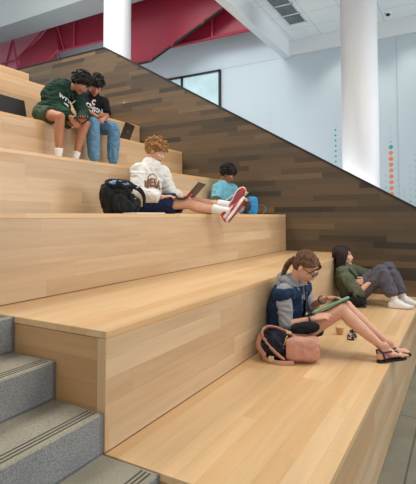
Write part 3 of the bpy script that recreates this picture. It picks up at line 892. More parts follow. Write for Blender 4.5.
# ---- boy in the black T-shirt
P = dict(s=0.92, base=(-4.10, 4.090, 2.501), skin=SK_M, lips=M['lipB'], hairmat=HB,
    pel=(-4.10, 4.110, 2.60), chest=(-4.06, 4.110, 2.81), neck=(-4.0, 4.100, 2.975), head=(-3.885, 4.030, 3.07),
    face=(0.55, -0.38, -0.70), up=(0.5, -0.25, 0.85), right=(-0.25, -0.96, -0.1), rpel=(-0.05, -1, 0),
    armR=((-4.03, 3.975, 2.93), (-3.92, 3.93, 2.74), (-3.69, 3.87, 2.635), (0.85, -0.35, -0.15), (0, -0.1, 1), (0.3, 0.8, 0.2), 0.7),
    armL=((-3.97, 4.260, 2.935), (-3.90, 4.240, 2.74), (-3.72, 3.990, 2.625), (0.5, -0.8, -0.15), (-0.2, 0.0, -1), (-0.6, -0.4, 0.3), 0.6),
    legR=((-4.05, 4.010, 2.61), (-3.70, 3.800, 2.545), (-3.74, 3.870, 2.09), (0.95, -0.15, 0), (0, 0, 1)),
    legL=((-4.05, 4.200, 2.61), (-3.68, 4.140, 2.545), (-3.73, 4.175, 2.09), (0.95, 0.1, 0), (0, 0, 1)))
o = build_person(P); tag(o, 'person in a black T-shirt and blue sweatpants leaning towards the person in the green hoodie', 'person')
b_ = bmesh.new(); torso_solid(b_, P, 0.02, -0.08); sleeve_solid(b_, P, 'armR', 0.02, 0.86); sleeve_solid(b_, P, 'armL', 0.02, 0.86)
ts = garment(P, 't_shirt', b_, fabric('black_cotton', srgb(22, 23, 28), 0.15), 0.006, 0.004, 13, 12)
CRIM = simple('red_print', srgb(200, 50, 62), .7)
lettering(ts, 'CRIMSON', (-3.95, 4.060, 2.80), (0.45, 0.88, -0.1), (0, 0.0, 1), 0.056, WHITE, ts, squash=1.35)
lettering(ts, '', (-3.93, 4.060, 2.885), (0.30, 0.93, -0.1), (-0.25, 0, 1), 0.05, WHITE, ts, ring=(40, 320, 0.027, 0.014))
lettering(ts, '', (-3.93, 4.060, 2.885), (0.30, 0.93, -0.1), (-0.25, 0, 1), 0.05, CRIM, ts, ring=(30, 330, 0.035, 0.029))
lettering(ts, '- -', (-3.94, 4.020, 2.853), (0.30, 0.93, -0.12), (-0.25, -0.010, 1), 0.07, CRIM, ts)
lettering(ts, '-', (-3.94, 4.065, 2.85), (0.30, 0.93, -0.12), (-0.25, -0.010, 1), 0.05, simple('teal_print', srgb(60, 160, 165), .7), ts)
BLU = fabric('washed_blue_jersey', srgb(98, 138, 170), 0.2, 14)
b_ = bmesh.new(); pelvis_solid(b_, P, 0.018); leg_solid(b_, P, 'legR', 0.02, 1.93, 0.043); leg_solid(b_, P, 'legL', 0.02, 1.93, 0.043)
garment(P, 'sweatpants', b_, BLU, 0.0065, 0.007, 15, 15)
hair_curly(P, 0.03, 260, 0.011, 0.048, 9, fringe=0.3, voxel=0.0045)
for k in ('legR', 'legL'):
    sock(P, k, SOCKW, 0.07); shoe(P, k, SNG)

# ---- boy in the white sweatshirt, third tier
P = dict(s=0.94, base=(-2.83, 3.66, 1.501), skin=SK_L, lips=M['lipA'], hairmat=HC,
    pel=(-2.83, 3.67, 1.612), chest=(-2.84, 3.69, 1.82), neck=(-2.80, 3.715, 1.99), head=(-2.745, 3.73, 2.145),
    face=(0.86, 0.26, -0.44), up=(0.25, 0.1, 0.95), right=(-0.22, -0.97, 0.0), rpel=(-0.1, -1, 0), belly=(-0.03, 0, 0),
    armR=((-2.84, 3.56, 1.935), (-2.80, 3.49, 1.70), (-2.57, 3.60, 1.665), (0.95, 0.35, 0.12), (0, 0, -1), (-0.3, 0.9, 0), 0.45),
    armL=((-2.77, 3.87, 1.935), (-2.70, 3.93, 1.71), (-2.50, 3.80, 1.67), (0.95, -0.1, 0.12), (0, 0, -1), (-0.1, -0.9, 0), 0.45),
    legR=((-2.76, 3.62, 1.61), (-2.37, 3.75, 1.60), (-2.00, 3.85, 1.525), (0.50, 0.38, 0.78), (-0.86, -0.10, 0.5)),
    legL=((-2.76, 3.78, 1.61), (-2.39, 3.93, 1.625), (-2.02, 4.00, 1.585), (0.42, 0.40, 0.82), (-0.62, 0.76, 0.0)))
o = build_person(P); tag(o, 'person in a white crewneck sweatshirt and navy shorts, legs stretched over the third tier edge', 'person')
CREAM = fabric('off_white_fleece', srgb(226, 222, 214), 0.04, 12)
b_ = bmesh.new(); torso_solid(b_, P, 0.034, -0.05); sleeve_solid(b_, P, 'armR', 0.028, 1.93, 0.036); sleeve_solid(b_, P, 'armL', 0.028, 1.93, 0.036)
sw = garment(P, 'sweatshirt', b_, CREAM, 0.0065, 0.008, 11, 21, stretch=(1, 1, 1.5))
b_ = bmesh.new(); n_ = V(P['neck'])
tube(b_, [n_+V((0.066*math.cos(a), 0.07*math.sin(a), 0.004-0.018*math.cos(a))) for a in [i*PI/6 for i in range(12)]]+[n_+V((0.066, 0, -0.014))], [0.011]*13, seg=8)
from_bm('collar', b_, CREAM, sw, smooth=True)
BRN = simple('brown_print', srgb(150, 98, 62), .7)
lettering(sw, 'MESA', (-2.70, 3.63, 1.815), (0.42, 0.90, 0.0), (-0.05, 0, 1), 0.088, simple('dark_brown_print', srgb(92, 60, 46), .7), sw, arch=3.2, out=0.002, squash=1.4)
lettering(sw, 'MESA', (-2.70, 3.632, 1.818), (0.42, 0.90, 0.0), (-0.05, 0, 1), 0.082, BRN, sw, arch=3.2, out=0.005, squash=1.3)
lettering(sw, '', (-2.70, 3.63, 1.845), (0.42, 0.90, 0.0), (-0.05, 0, 1), 0.06, BRN, sw, ring=(10, 170, 0.065, 0.054))
b_ = bmesh.new(); pelvis_solid(b_, P, 0.02); leg_solid(b_, P, 'legR', 0.016, 0.66, 0.105); leg_solid(b_, P, 'legL', 0.016, 0.62, 0.105)
garment(P, 'shorts', b_, fabric('navy_shorts', srgb(34, 46, 80), 0.2), 0.0065, 0.007, 16, 24)
hair_curly(P, 0.034, 320, 0.012, 0.040, 14, low=-0.055, fringe=0.35, voxel=0.0045)
for k in ('legR', 'legL'):
    sock(P, k, SOCKW, 0.135, r=0.042); shoe(P, k, SNR, L=0.305)

# laptop on his thighs
LID = simple('dark_laptop_shell', srgb(52, 48, 48), 0.4, 0.3)
def laptop(c, ax, lidup, baseback, w_, d_, label, stickers=None, key=True):
    """c = middle of the hinge; ax = along the hinge; lidup = direction the lid rises; baseback = direction the base extends"""
    t = empty('laptop', tuple(c), label, 'laptop')
    c = V(c); ax = V(ax).normalized(); bd = V(baseback).normalized(); lu = V(lidup).normalized()
    slab('base', c+bd*d_/2, ax, bd, w_, d_, 0.014, LID, None, None, parent=t)
    if key: slab('keyboard', c+bd*d_*0.36+ax.cross(bd).normalized()*(0.008 if ax.cross(bd).z > 0 else -0.008), ax, bd, w_*0.88, d_*0.45, 0.003, BLK, None, None, parent=t, bev=0.001)
    lid = slab('lid', c+lu*d_/2, ax, lu, w_, d_, 0.008, LID, None, None, parent=t)
    n = ax.cross(lu).normalized()
    if n.dot(bd) < 0: n = -n
    slab('screen', c+lu*d_/2+n*0.0045, ax, lu, w_*0.94, d_*0.90, 0.002, SCR, None, None, parent=lid, bev=0.0005)
    for (u_, v_, a, b, m_) in (stickers or []):
        slab('sticker', c+lu*v_+ax*u_-n*0.0046, ax, lu, a, b, 0.0016, m_, None, None, parent=lid, bev=0.0003)
    return t
STR = simple('red_sticker', srgb(196, 50, 58), .5); STW = simple('white_sticker', srgb(225, 222, 220), .5)
laptop((-2.40, 3.80, 1.650), (-0.30, 0.95, 0), (0.55, 0.30, 0.68), (-0.95, -0.30, 0.02), 0.31, 0.215,
       'black laptop open on the lap of the person in the white sweatshirt', [(-0.08, 0.05, 0.09, 0.06, STR), (-0.05, 0.055, 0.05, 0.02, STW), (0.0, 0.045, 0.05, 0.04, STR)])
laptop((-4.17, 3.11, 2.515), (-0.05, 0.99, 0), (-0.22, 0.0, 0.97), (-0.99, -0.05, 0), 0.36, 0.26, 'dark laptop standing open on the fifth tier at the left edge')
laptop((-4.05, 4.76, 2.515), (-0.25, 0.97, 0.0), (0.34, 0.12, 0.90), (-0.97, -0.25, 0), 0.30, 0.25, 'small black laptop standing open behind the person in blue sweatpants',
       [(0.0, 0.14, 0.03, 0.03, simple('grey_logo', srgb(120, 120, 124), .4))], key=False)

# ---- boy in the turquoise T-shirt, by the plank wall
P = dict(s=0.90, base=(-2.86, 5.45, 1.501), skin=SK_D, lips=M['lipB'], hairmat=HB,
    pel=(-2.87, 5.42, 1.59), chest=(-2.88, 5.43, 1.76), neck=(-2.86, 5.44, 1.90), head=(-2.79, 5.43, 2.045),
    face=(0.80, 0.15, -0.48), up=(0.4, 0.1, 0.9), right=(-0.30, -0.95, 0), rpel=(-0.15, -1, 0),
    armR=((-2.88, 5.30, 1.86), (-2.84, 5.17, 1.66), (-2.64, 5.24, 1.625), (0.95, 0.2, 0.1), (0, 0.2, 1), (0, 0.9, 0), 0.5),
    armL=((-2.80, 5.58, 1.86), (-2.72, 5.63, 1.67), (-2.58, 5.50, 1.63), (0.9, -0.2, 0.1), (0, -0.2, 1), (0, -0.9, 0.2), 0.5),
    legR=((-2.82, 5.34, 1.595), (-2.53, 5.10, 1.61), (-2.62, 5.36, 1.57), (0.15, 0.9, -0.1), (0.6, -0.1, 0.75)),
    legL=((-2.82, 5.46, 1.595), (-2.58, 5.56, 1.61), (-2.52, 5.30, 1.57), (0.3, -0.85, -0.1), (0.6, 0.1, 0.75)))
o = build_person(P); tag(o, 'person in a turquoise T-shirt reading cross-legged against the dark plank wall', 'person')
b_ = bmesh.new(); torso_solid(b_, P, 0.022, -0.05); sleeve_solid(b_, P, 'armR', 0.022, 0.78); sleeve_solid(b_, P, 'armL', 0.022, 0.78)
garment(P, 't_shirt', b_, fabric('turquoise_tie_dye', srgb(112, 172, 188), 0.22, 16), 0.006, 0.006, 13, 31)
b_ = bmesh.new(); pelvis_solid(b_, P, 0.018); leg_solid(b_, P, 'legR', 0.016, 1.85); leg_solid(b_, P, 'legL', 0.016, 1.85)
garment(P, 'trousers', b_, fabric('charcoal_trousers', srgb(62, 62, 70), 0.15), 0.0065, 0.006, 15, 33)
hair_curly(P, 0.034, 280, 0.012, 0.050, 19, fringe=0.25)
for k in ('legR', 'legL'): shoe(P, k, SNG)
# magazine on his lap
bo = empty('book', (-2.52, 5.36, 1.66), 'open grey covered book held by the person in the turquoise T-shirt', 'book')
for q, nm in ((-1, 'cover'), (1, 'cover')):
    c = V((-2.60, 5.31+q*0.085, 1.70))
    slab(nm, c, (0.25, q*0.93, 0.28), (0.62, 0.0, 0.5), 0.19, 0.25, 0.008, simple('grey_cover', srgb(178, 178, 188), .5, var=.12, scale=12), None, None, parent=bo)
    slab('pages', c+V((-0.012, 0, 0.012)), (0.25, q*0.93, 0.28), (0.62, 0.0, 0.5), 0.18, 0.235, 0.008, STW, None, None, parent=bo)

# ---- woman in the denim vest, lowest tier
P = dict(s=0.92, fem=True, base=(-1.15, 3.26, 0.501), skin=SK_F, lips=M['lipA'], hairmat=HL,
    pel=(-1.15, 3.26, 0.60), chest=(-1.18, 3.27, 0.81), neck=(-1.145, 3.27, 0.965), head=(-1.025, 3.25, 1.10),
    face=(0.78, -0.02, -0.66), up=(0.5, 0, 0.85), right=(-0.05, -1, 0), belly=(-0.025, 0, 0),
    armR=((-1.155, 3.125, 0.925), (-1.12, 3.08, 0.70), (-0.93, 3.10, 0.765), (0.92, 0.15, 0.35), (0.1, 0.5, -0.85), (0.2, 0.9, 0.5), 0.6),
    armL=((-1.115, 3.41, 0.925), (-1.06, 3.47, 0.76), (-0.91, 3.29, 0.875), (0.93, 0.0, 0.25), (0.3, -0.2, -0.9), (-0.2, -0.9, 0.3), 0.35),
    legR=((-1.11, 3.18, 0.60), (-0.755, 3.20, 0.825), (-0.490, 3.245, 0.582), (0.66, 0.74, 0.04), (0, 0, 1), 1),
    legL=((-1.10, 3.33, 0.60), (-0.745, 3.30, 0.828), (-0.470, 3.345, 0.582), (0.66, 0.74, 0.04), (0, 0, 1), -1))
o = build_person(P); tag(o, 'person in a denim vest, glasses and black sandals sitting with knees raised', 'person')
GH = fabric('heather_grey_jersey', srgb(150, 150, 152), 0.14, 60)
b_ = bmesh.new(); torso_solid(b_, P, 0.010, -0.02, neckinf=0.02); sleeve_solid(b_, P, 'armR', 0.012, 1.08, 0.044); sleeve_solid(b_, P, 'armL', 0.012, 1.3, 0.042)
gh = garment(P, 'hooded_top', b_, GH, 0.006, 0.007, 13, 41)
b_ = bmesh.new(); n_ = V(P['neck'])
tube(b_, [n_+V((0.085, -0.035, -0.10)), n_+V((0.062, -0.060, -0.02)), n_+V((-0.01, -0.078, 0.035)), n_+V((-0.07, -0.03, 0.05)), n_+V((-0.07, 0.04, 0.05)), n_+V((-0.01, 0.08, 0.035)), n_+V((0.062, 0.06, -0.02)), n_+V((0.085, 0.035, -0.10))],
     [0.014, 0.02, 0.028, 0.034, 0.034, 0.028, 0.02, 0.014], seg=10, smooth=4)
ell(b_, n_+V((-0.07, 0, 0.0)), (0.045, 0.085, 0.055))
garment(P, 'hood', b_, GH, 0.006, 0.004, 20, 42, 2)
DEN = fabric('blue_denim', srgb(36, 56, 84), 0.30, 26)
b_ = bmesh.new()
torso_solid(b_, P, 0.044, -0.04, neckinf=0.012, shf=0.97)
vest = remesh(b_, 0.0065, 3); wrinkle(vest, 0.005, 13, (1, 1, 1), 43)
# open the vest down the front
bm2 = bmesh.new(); bm2.from_mesh(vest); bpy.data.meshes.remove(vest)
kill = [f for f in bm2.faces if (f.calc_center_median().x > -1.10+0.35*max(0, 0.95-f.calc_center_median().z)*0.4 and abs(f.calc_center_median().y-3.265) < 0.032) or f.calc_center_median().z > 0.962]
bmesh.ops.delete(bm2, geom=kill, context='FACES')
bmesh.ops.solidify(bm2, geom=bm2.faces[:], thickness=0.006)
vo = from_bm('denim_vest', bm2, DEN, P['ob'], smooth=True)
for sg in (-1, 1):
    pass
BRASS = simple('brass_button', srgb(170, 140, 90), .3, .8)
bvh = BVHTree.FromPolygons([v_.co+BASE[vo.name] for v_ in vo.data.vertices], [tuple(p.vertices) for p in vo.data.polygons])
for sg in (-1, 1):      # buttons and chest pocket flaps
    for i in range(5):
        hit = bvh.ray_cast(V((-0.6, 3.265+sg*0.045, 0.90-i*0.055)), V((-1, 0, 0)), 0.7)
        if hit[0] is None: continue
        b_ = bmesh.new(); ell(b_, hit[0], (0.005, 0.006, 0.006), u=8, v=6)
        from_bm('button', b_, BRASS, vo, smooth=True)
    b_ = bmesh.new()
    for i in range(7):
        for j in range(4):
            y = 3.265+sg*(0.065+i*0.012); z = 0.885-j*0.013-(0.008 if 2 <= i <= 4 and j == 3 else 0)
            hit = bvh.ray_cast(V((-0.6, y, z)), V((-1, 0, 0)), 1.0)
            b_.verts.new((hit[0] if hit[0] is not None else V((-1.05, y, z)))+V((0.004, 0, 0)))
    b_.verts.ensure_lookup_table()
    for i in range(6):
        for j in range(3):
            a = i*4+j; b_.faces.new((b_.verts[a], b_.verts[a+1], b_.verts[a+5], b_.verts[a+4]))
    bmesh.ops.solidify(b_, geom=b_.faces[:], thickness=0.003)
    from_bm('pocket_flap', b_, DEN, vo)
b_ = bmesh.new(); pelvis_solid(b_, P, 0.012); leg_solid(b_, P, 'legR', 0.010, 0.36, 0.088); leg_solid(b_, P, 'legL', 0.010, 0.36, 0.088)
garment(P, 'shorts', b_, fabric('black_shorts', srgb(30, 30, 34), 0.15), 0.006, 0.004, 16, 44)
# hair: parted, drawn back into a low ponytail
H, Mh, h = P['H'], P['Mh'], P['h']
paths = []; rnd = random.Random(3)
for i in range(46):
    q = -1 if i % 2 else 1
    a = rnd.uniform(0, 1)
    st = H(q*0.006, 0.075-a*0.12, 0.088+0.028*math.sin(a*PI)); m1 = H(q*(0.060+0.02*a), 0.055-a*0.09, 0.055)
    m2 = H(q*0.080, -0.01-a*0.03, 0.010+0.02*a); e = H(q*0.022, -0.105, -0.02-rnd.uniform(0, .02))
    paths.append(([st, m1, m2, e], [0.006, 0.008, 0.008, 0.006]))
tailc = H(0, -0.118, -0.02)
for i in range(16):
    a = i*PI/8; o1 = V((0.0, math.cos(a), math.sin(a)))*0.018
    paths.append(([H(0, -0.10, -0.01), tailc+o1*.5, tailc+V((-0.045, -0.01, -0.045))+o1*1.2, tailc+V((-0.075, -0.035, -0.13))+o1*1.1, tailc+V((-0.065, -0.06, -0.21))+o1*.4],
                  [0.012, 0.010, 0.011, 0.009, 0.003]))
for q in (-1, 1):       # loose strand by the ear
    paths.append(([H(q*0.03, 0.082, 0.078), H(q*0.068, 0.070, 0.03), H(q*0.074, 0.045, -0.03)], [0.006, 0.006, 0.002]))
hair_strands(P, paths)
# hair tie, glasses
b_ = bmesh.new(); tube(b_, [H(0, -0.118, -0.018)+V((0, math.cos(i*PI/6), math.sin(i*PI/6)))*0.02 for i in range(13)], [0.005]*13, seg=6)
from_bm('hair_tie', b_, BLK, P['ob'], smooth=True)
b_ = bmesh.new()
for q in (-1, 1):
    pts = [H(q*(0.032+0.020*math.cos(i*PI/8)), 0.098-0.008*abs(math.cos(i*PI/8)) , 0.002+0.015*math.sin(i*PI/8)) for i in range(17)]
    tube(b_, pts, [0.0022]*17, seg=6)
    tube(b_, [H(q*0.057, 0.096, 0.010), H(q*0.078, 0.05, 0.008), H(q*0.083, -0.005, 0.004), H(q*0.080, -0.02, -0.015)], [0.0026]*4, seg=6)
tube(b_, [H(-0.011, 0.099, 0.006), H(0, 0.103, 0.010), H(0.011, 0.099, 0.006)], [0.0026]*3, seg=6)
from_bm('glasses', b_, simple('dark_tortoise_frame', srgb(52, 30, 32), .25), P['ob'], smooth=True)
# bracelet and watch
for key, m_, nm, off in (('armL', simple('maroon_bracelet', srgb(92, 34, 44), .6), 'bracelet', 0.03), ('armR', BLK, 'wrist_watch', 0.02)):
    a = P[key]; d = (V(a[2])-V(a[1])).normalized(); c = V(a[2])-d*off; x_ = d.orthogonal().normalized(); y_ = d.cross(x_)
    b_ = bmesh.new(); tube(b_, [c+(x_*math.cos(i*PI/8)+y_*math.sin(i*PI/8))*0.030 for i in range(17)], [(0.004, 0.007)]*17, side=d.cross(x_), seg=6)
    from_bm(nm, b_, m_, P['ob'], smooth=True)
# black thong sandals
for key in ('legR', 'legL'):
    l = P[key]; an = V(l[2]); f = V(l[3]).normalized(); up = V(l[4]); up = (up-f*up.dot(f)).normalized(); lat = f.cross(up)
    s_ = 0.92; q_ = lambda x, y, z: an+(f*x+lat*y+up*z)*s_
    out = [(-.075, 0), (-.066, .024), (-.03, .032), (.03, .030), (.08, .040), (.13, .046), (.165, .036), (.183, .012), (.180, -.015), (.16, -.036), (.12, -.042), (.06, -.034), (0, -.029), (-.05, -.028)]
    b_ = bmesh.new(); A = [b_.verts.new(q_(x, y, -.087)) for x, y in out]; B = [b_.verts.new(q_(x, y, -.073)) for x, y in out]
    b_.faces.new(A[::-1]); b_.faces.new(B)
    for i in range(len(out)): b_.faces.new((A[i], A[(i+1) % len(out)], B[(i+1) % len(out)], B[i]))
    so = from_bm('sandal', b_, simple('black_sandal', srgb(24, 23, 26), .5), P['ob'])
    b_ = bmesh.new(); sd = l[5]
    tube(b_, [q_(-.02, .036, -.072), q_(-.045, .033, -.012), q_(-.052, 0, -.002), q_(-.045, -.033, -.012), q_(-.02, -.036, -.072)], [0.006]*5, seg=6, smooth=4)
    tube(b_, [q_(-.045, .033, -.012), q_(.02, .032, -.012), q_(.06, .012*sd, -.018), q_(.10, .016*sd, -.030), q_(.135, .018*sd, -.070)], [0.006, .006, .007, .007, .005], seg=6, smooth=4)
    tube(b_, [q_(-.045, -.033, -.012), q_(.02, -.030, -.012), q_(.06, .012*sd, -.018)], [0.006, .006, .007], seg=6, smooth=4)
    from_bm('strap', b_, simple('black_sandal_strap', srgb(26, 25, 28), .5), so, smooth=True)
# green notebook on her knees and a pen
nb = slab('notebook', (-0.845, 3.255, 0.842), (0.88, 0.22, 0.43), (-0.2, 0.95, -0.12), 0.27, 0.20, 0.010, simple('green_cover', srgb(98, 146, 116), .5, var=.06), 'green notebook resting on the raised thighs of the person in the denim vest', 'notebook')
slab('pages', V((-0.845, 3.255, 0.842))+V((-.43, .0, .88))*0.007, (0.88, 0.22, 0.43), (-0.2, 0.95, -0.12), 0.262, 0.192, 0.005, simple('pale_green_page', srgb(148, 190, 160), .7), None, None, parent=nb, bev=0.0005)

# ---- woman in the green jacket, lowest tier by the plank wall
P = dict(s=0.92, fem=True, base=(-1.15, 5.25, 0.501), skin=SK_L, lips=M['lipA'], hairmat=HD,
    pel=(-1.12, 5.25, 0.60), chest=(-1.185, 5.25, 0.76), neck=(-1.22, 5.25, 0.875), head=(-1.215, 5.25, 1.02),
    face=(0.95, 0.10, 0.10), up=(-0.1, 0, 1), right=(0.0, -1, 0),
    armR=((-1.195, 5.105, 0.845), (-1.02, 5.03, 0.65), (-0.91, 5.08, 0.76), (0.3, 0.5, 0.6), (0.2, 0.6, -0.5), (-0.5, 0.2, 0.6), 0.9),
    armL=((-1.18, 5.395, 0.845), (-0.90, 5.33, 0.79), (-0.97, 5.12, 0.775), (-0.2, -0.9, -0.1), (-0.7, 0, -0.1), (0, 0, 1), 0.8),
    legR=((-1.09, 5.17, 0.607), (-0.80, 5.15, 0.875), (-0.665, 5.16, 0.580), (0.97, 0.12, 0), (0, 0, 1)),
    legL=((-1.09, 5.33, 0.607), (-0.755, 5.36, 0.885), (-0.605, 5.39, 0.580), (0.97, 0.12, 0), (0, 0, 1)))
o = build_person(P); tag(o, 'person in a dark green jacket and grey trousers hugging her knees beside the plank wall', 'person')
JG = fabric('olive_green_jacket_cloth', srgb(92, 98, 78), 0.16, 16)
b_ = bmesh.new(); torso_solid(b_, P, 0.034, -0.02); sleeve_solid(b_, P, 'armR', 0.030, 1.35, 0.05); sleeve_solid(b_, P, 'armL', 0.032, 1.9, 0.045)
jk = garment(P, 'jacket', b_, JG, 0.0065, 0.009, 12, 51)
b_ = bmesh.new(); n_ = V(P['neck'])
tube(b_, [n_+V((0.10, -0.04, -0.12)), n_+V((0.055, -0.062, -0.03)), n_+V((-0.02, -0.07, 0.02)), n_+V((-0.06, 0, 0.03)), n_+V((-0.02, 0.07, 0.02)), n_+V((0.055, 0.062, -0.03)), n_+V((0.10, 0.04, -0.12))],
     [0.012, 0.018, 0.024, 0.026, 0.024, 0.018, 0.012], seg=10, smooth=4)
garment(P, 'collar', b_, fabric('black_lining', srgb(32, 32, 34), .1), 0.006, 0.003, 20, 52, 1)
b_ = bmesh.new(); tube(b_, [V((-1.13, 5.10, 0.895)), V((-1.075, 5.155, 0.80)), V((-1.06, 5.18, 0.70))], [(0.02, 0.006)]*3, seg=8, smooth=3)
from_bm('shoulder_strap', b_, BLK, jk, smooth=True)
GT = fabric('slate_grey_trouser_cloth', srgb(90, 87, 95), 0.12, 20)
b_ = bmesh.new(); pelvis_solid(b_, P, 0.016); leg_solid(b_, P, 'legR', 0.030, 1.84, 0.060); leg_solid(b_, P, 'legL', 0.030, 1.84, 0.060)
garment(P, 'trousers', b_, GT, 0.0065, 0.008, 14, 53)
H, Mh, h = P['H'], P['Mh'], P['h']
paths = []; rnd = random.Random(5)
for i in range(110):
    q = -1 if i % 2 else 1; a = rnd.uniform(0, 1)
    st = H(q*0.004, 0.082-a*0.12, 0.092+0.030*math.sin(a*PI)); m1 = H(q*(0.064+0.020*a), 0.072-a*0.10, 0.062)
    m2 = H(q*rnd.uniform(.080, .096), 0.045-a*0.10, -0.010+rnd.uniform(-.01, .01)); m3 = H(q*rnd.uniform(.055, .095), 0.020-a*0.11, -0.085)
    e = m3+V((rnd.uniform(-.03, .05), rnd.uniform(-.02, .02), -0.06-rnd.uniform(0, .09)))
    paths.append(([st, m1, m2, m3, e], [0.006, 0.007, 0.008, 0.008, 0.003]))
for i in range(30):
    a = rnd.uniform(-1, 1)
    paths.append(([H(a*.05, -.06, .10), H(a*.07, -.115, .04), H(a*.075, -.115, -.05), H(a*.06, -.09+rnd.uniform(-.02, .02), -.13-rnd.uniform(0, .05))], [0.007, 0.010, 0.010, 0.004]))
hair_strands(P, paths, k=1.09)
for k in ('legR', 'legL'):
    sock(P, k, SOCKW, 0.11); shoe(P, k, SNK, L=0.265)

# ------------------------------------------------------------------ bags and small things
def softbox(bm, c, ax, ay, az, r, power=3.2, sq=False):
    c = V(c); ax, ay, az = V(ax).normalized(), V(ay).normalized(), V(az).normalized()
    pts = []; rad = []
    for k in range(9):
        t = -1+2*k/8; q = (1-abs(t)**3.0)**(1/2.6) if abs(t) < 1 else 0.35
        q = max(q, .45)
        if sq: q = (0.80, 0.94, 1.0, 1.0, 1.0, 1.0, 0.98, 0.92, 0.76)[k]
        pts.append(c+az*r[2]*t); rad.append((r[0]*q, r[1]*q))
    tube(bm, pts, rad, side=ax, seg=24, flat=(True, True), power=power)

# black backpack, third tier
BK = fabric('black_nylon', srgb(26, 26, 29), 0.25, 14, 0.6)
t = empty('backpack', (-2.66, 3.145, 1.501), 'black backpack with blue lining in its open top, beside the white sweatshirt', 'backpack')
ax = (0.36, 0.93, 0); ay = (0.93, -0.36, 0)
b_ = bmesh.new(); softbox(b_, (-2.70, 3.085, 1.645), ax, ay, (-0.12, -0.12, 1), (0.140, 0.09, 0.135), 4.2, True)
softbox(b_, (-2.68, 3.245, 1.59), ax, ay, (0.0, 0.0, 1), (0.085, 0.09, 0.07), 2.6)
me = remesh(b_, 0.007, 3); wrinkle(me, 0.009, 15, (1, 1, 1), 61, 0.004, 30)
bd = link_mesh('body', me, BK, t)
b_ = bmesh.new(); softbox(b_, (-2.60, 3.065, 1.60), ax, ay, (-0.05, 0, 1), (0.115, 0.045, 0.095), 2.8)
me = remesh(b_, 0.006, 2); wrinkle(me, 0.007, 16, (1, 1, 1), 62); fp = link_mesh('front_pocket', me, BK, t)
# the open mouth: rim and blue lining
rimc = V((-2.655, 3.060, 1.772)); A_ = V((0.36, 0.93, 0)).normalized(); B_ = V((0.75, -0.29, -0.60)).normalized()
b_ = bmesh.new()
tube(b_, [rimc+A_*0.125*math.cos(i*PI/10)+B_*0.050*math.sin(i*PI/10) for i in range(21)], [0.013]*21, seg=8)
me = remesh(b_, 0.005, 1); wrinkle(me, 0.004, 30, (1, 1, 1), 63); link_mesh('opening_rim', me, BK, t)
b_ = bmesh.new(); N_ = A_.cross(B_).normalized()
if N_.z < 0: N_ = -N_
ell(b_, rimc-N_*0.002, (0.105, 0.044, 0.014), Matrix((A_, B_, N_)).transposed(), 20, 10)
me = remesh(b_, 0.005, 1); wrinkle(me, 0.005, 35, (1, 1, 1), 64); link_mesh('lining', me, fabric('grey_blue_lining', srgb(118, 142, 170), .3, 25), t)
b_ = bmesh.new(); ell(b_, rimc+A_*(-0.02)+B_*0.030+N_*0.012, (0.055, 0.016, 0.010), Matrix((A_, B_, N_)).transposed())
from_bm('bright_blue_lining_patch', b_, simple('bright_blue_lining', srgb(45, 110, 205), .5), t, smooth=True)
b_ = bmesh.new()
tube(b_, [(-2.60, 3.145, 1.76), (-2.55, 3.215, 1.72), (-2.57, 3.305, 1.66), (-2.60, 3.345, 1.58)], [(0.022, 0.006)]*4, seg=8, smooth=4)
tube(b_, [(-2.62, 2.985, 1.78), (-2.54, 3.045, 1.70), (-2.53, 3.105, 1.60)], [(0.018, 0.006)]*3, seg=8, smooth=4)
from_bm('strap', b_, BK, t, smooth=True)
BUC = simple('grey_buckle', srgb(170, 168, 160), .4, .5)
for c in ((-2.548, 3.075, 1.675), (-2.552, 3.105, 1.62), (-2.545, 3.165, 1.735)):
    b_ = bmesh.new(); tube(b_, [V(c), V(c)+V((0.01, 0.045, 0.018))], [0.006, 0.005], seg=6); from_bm('zip_pull', b_, BUC, t, smooth=True)
# pale folder under the backpack
slab('folder', (-2.44, 3.14, 1.5065), (0.30, 0.95, 0), (0.95, -0.3, 0), 0.30, 0.22, 0.010, simple('pale_folder', srgb(222, 218, 210), .5), 'flat pale folder lying on the third tier in front of the black backpack', 'folder')

# pink and navy backpack, lowest tier
PK = fabric('dusty_pink_canvas', srgb(196, 144, 124), 0.08, 14, 0.7); NV = fabric('navy_nylon', srgb(34, 36, 50), 0.2, 14, 0.6)
t = empty('backpack', (-1.10, 2.99, 0.501), 'dusty pink and navy backpack lying beside the person in the denim vest', 'backpack')
ax = (0.88, 0.48, 0); ay = (-0.48, 0.88, 0)
b_ = bmesh.new(); softbox(b_, (-0.985, 2.99, 0.592), (0, 0, 1), ay, ax, (0.082, 0.095, 0.110), 4.0, True)
me = remesh(b_, 0.006, 3); wrinkle(me, 0.006, 15, (1, 1, 1), 71); link_mesh('front_pocket', me, PK, t)
b_ = bmesh.new(); softbox(b_, (-1.13, 2.955, 0.604), (0.1, 0, 1), ay, ax, (0.092, 0.095, 0.11), 2.6)
me = remesh(b_, 0.006, 3); wrinkle(me, 0.012, 15, (1, 1, 1), 72); link_mesh('body', me, NV, t)
b_ = bmesh.new()
tube(b_, [(-1.06, 2.86, 0.53), (-1.15, 2.85, 0.60), (-1.225, 2.88, 0.68), (-1.20, 2.94, 0.715), (-1.12, 2.95, 0.705), (-1.03, 2.93, 0.685)], [(0.021, 0.007)]*6, side=(0.4, -0.6, 0.5), seg=10, smooth=5)
tube(b_, [(-1.20, 2.86, 0.54), (-1.250, 2.88, 0.60), (-1.240, 2.90, 0.66)], [(0.022, 0.012)]*3, seg=10, smooth=4)
me = remesh(b_, 0.005, 1); wrinkle(me, 0.003, 22, (1, 1, 1), 73); link_mesh('shoulder_strap', me, PK, t)
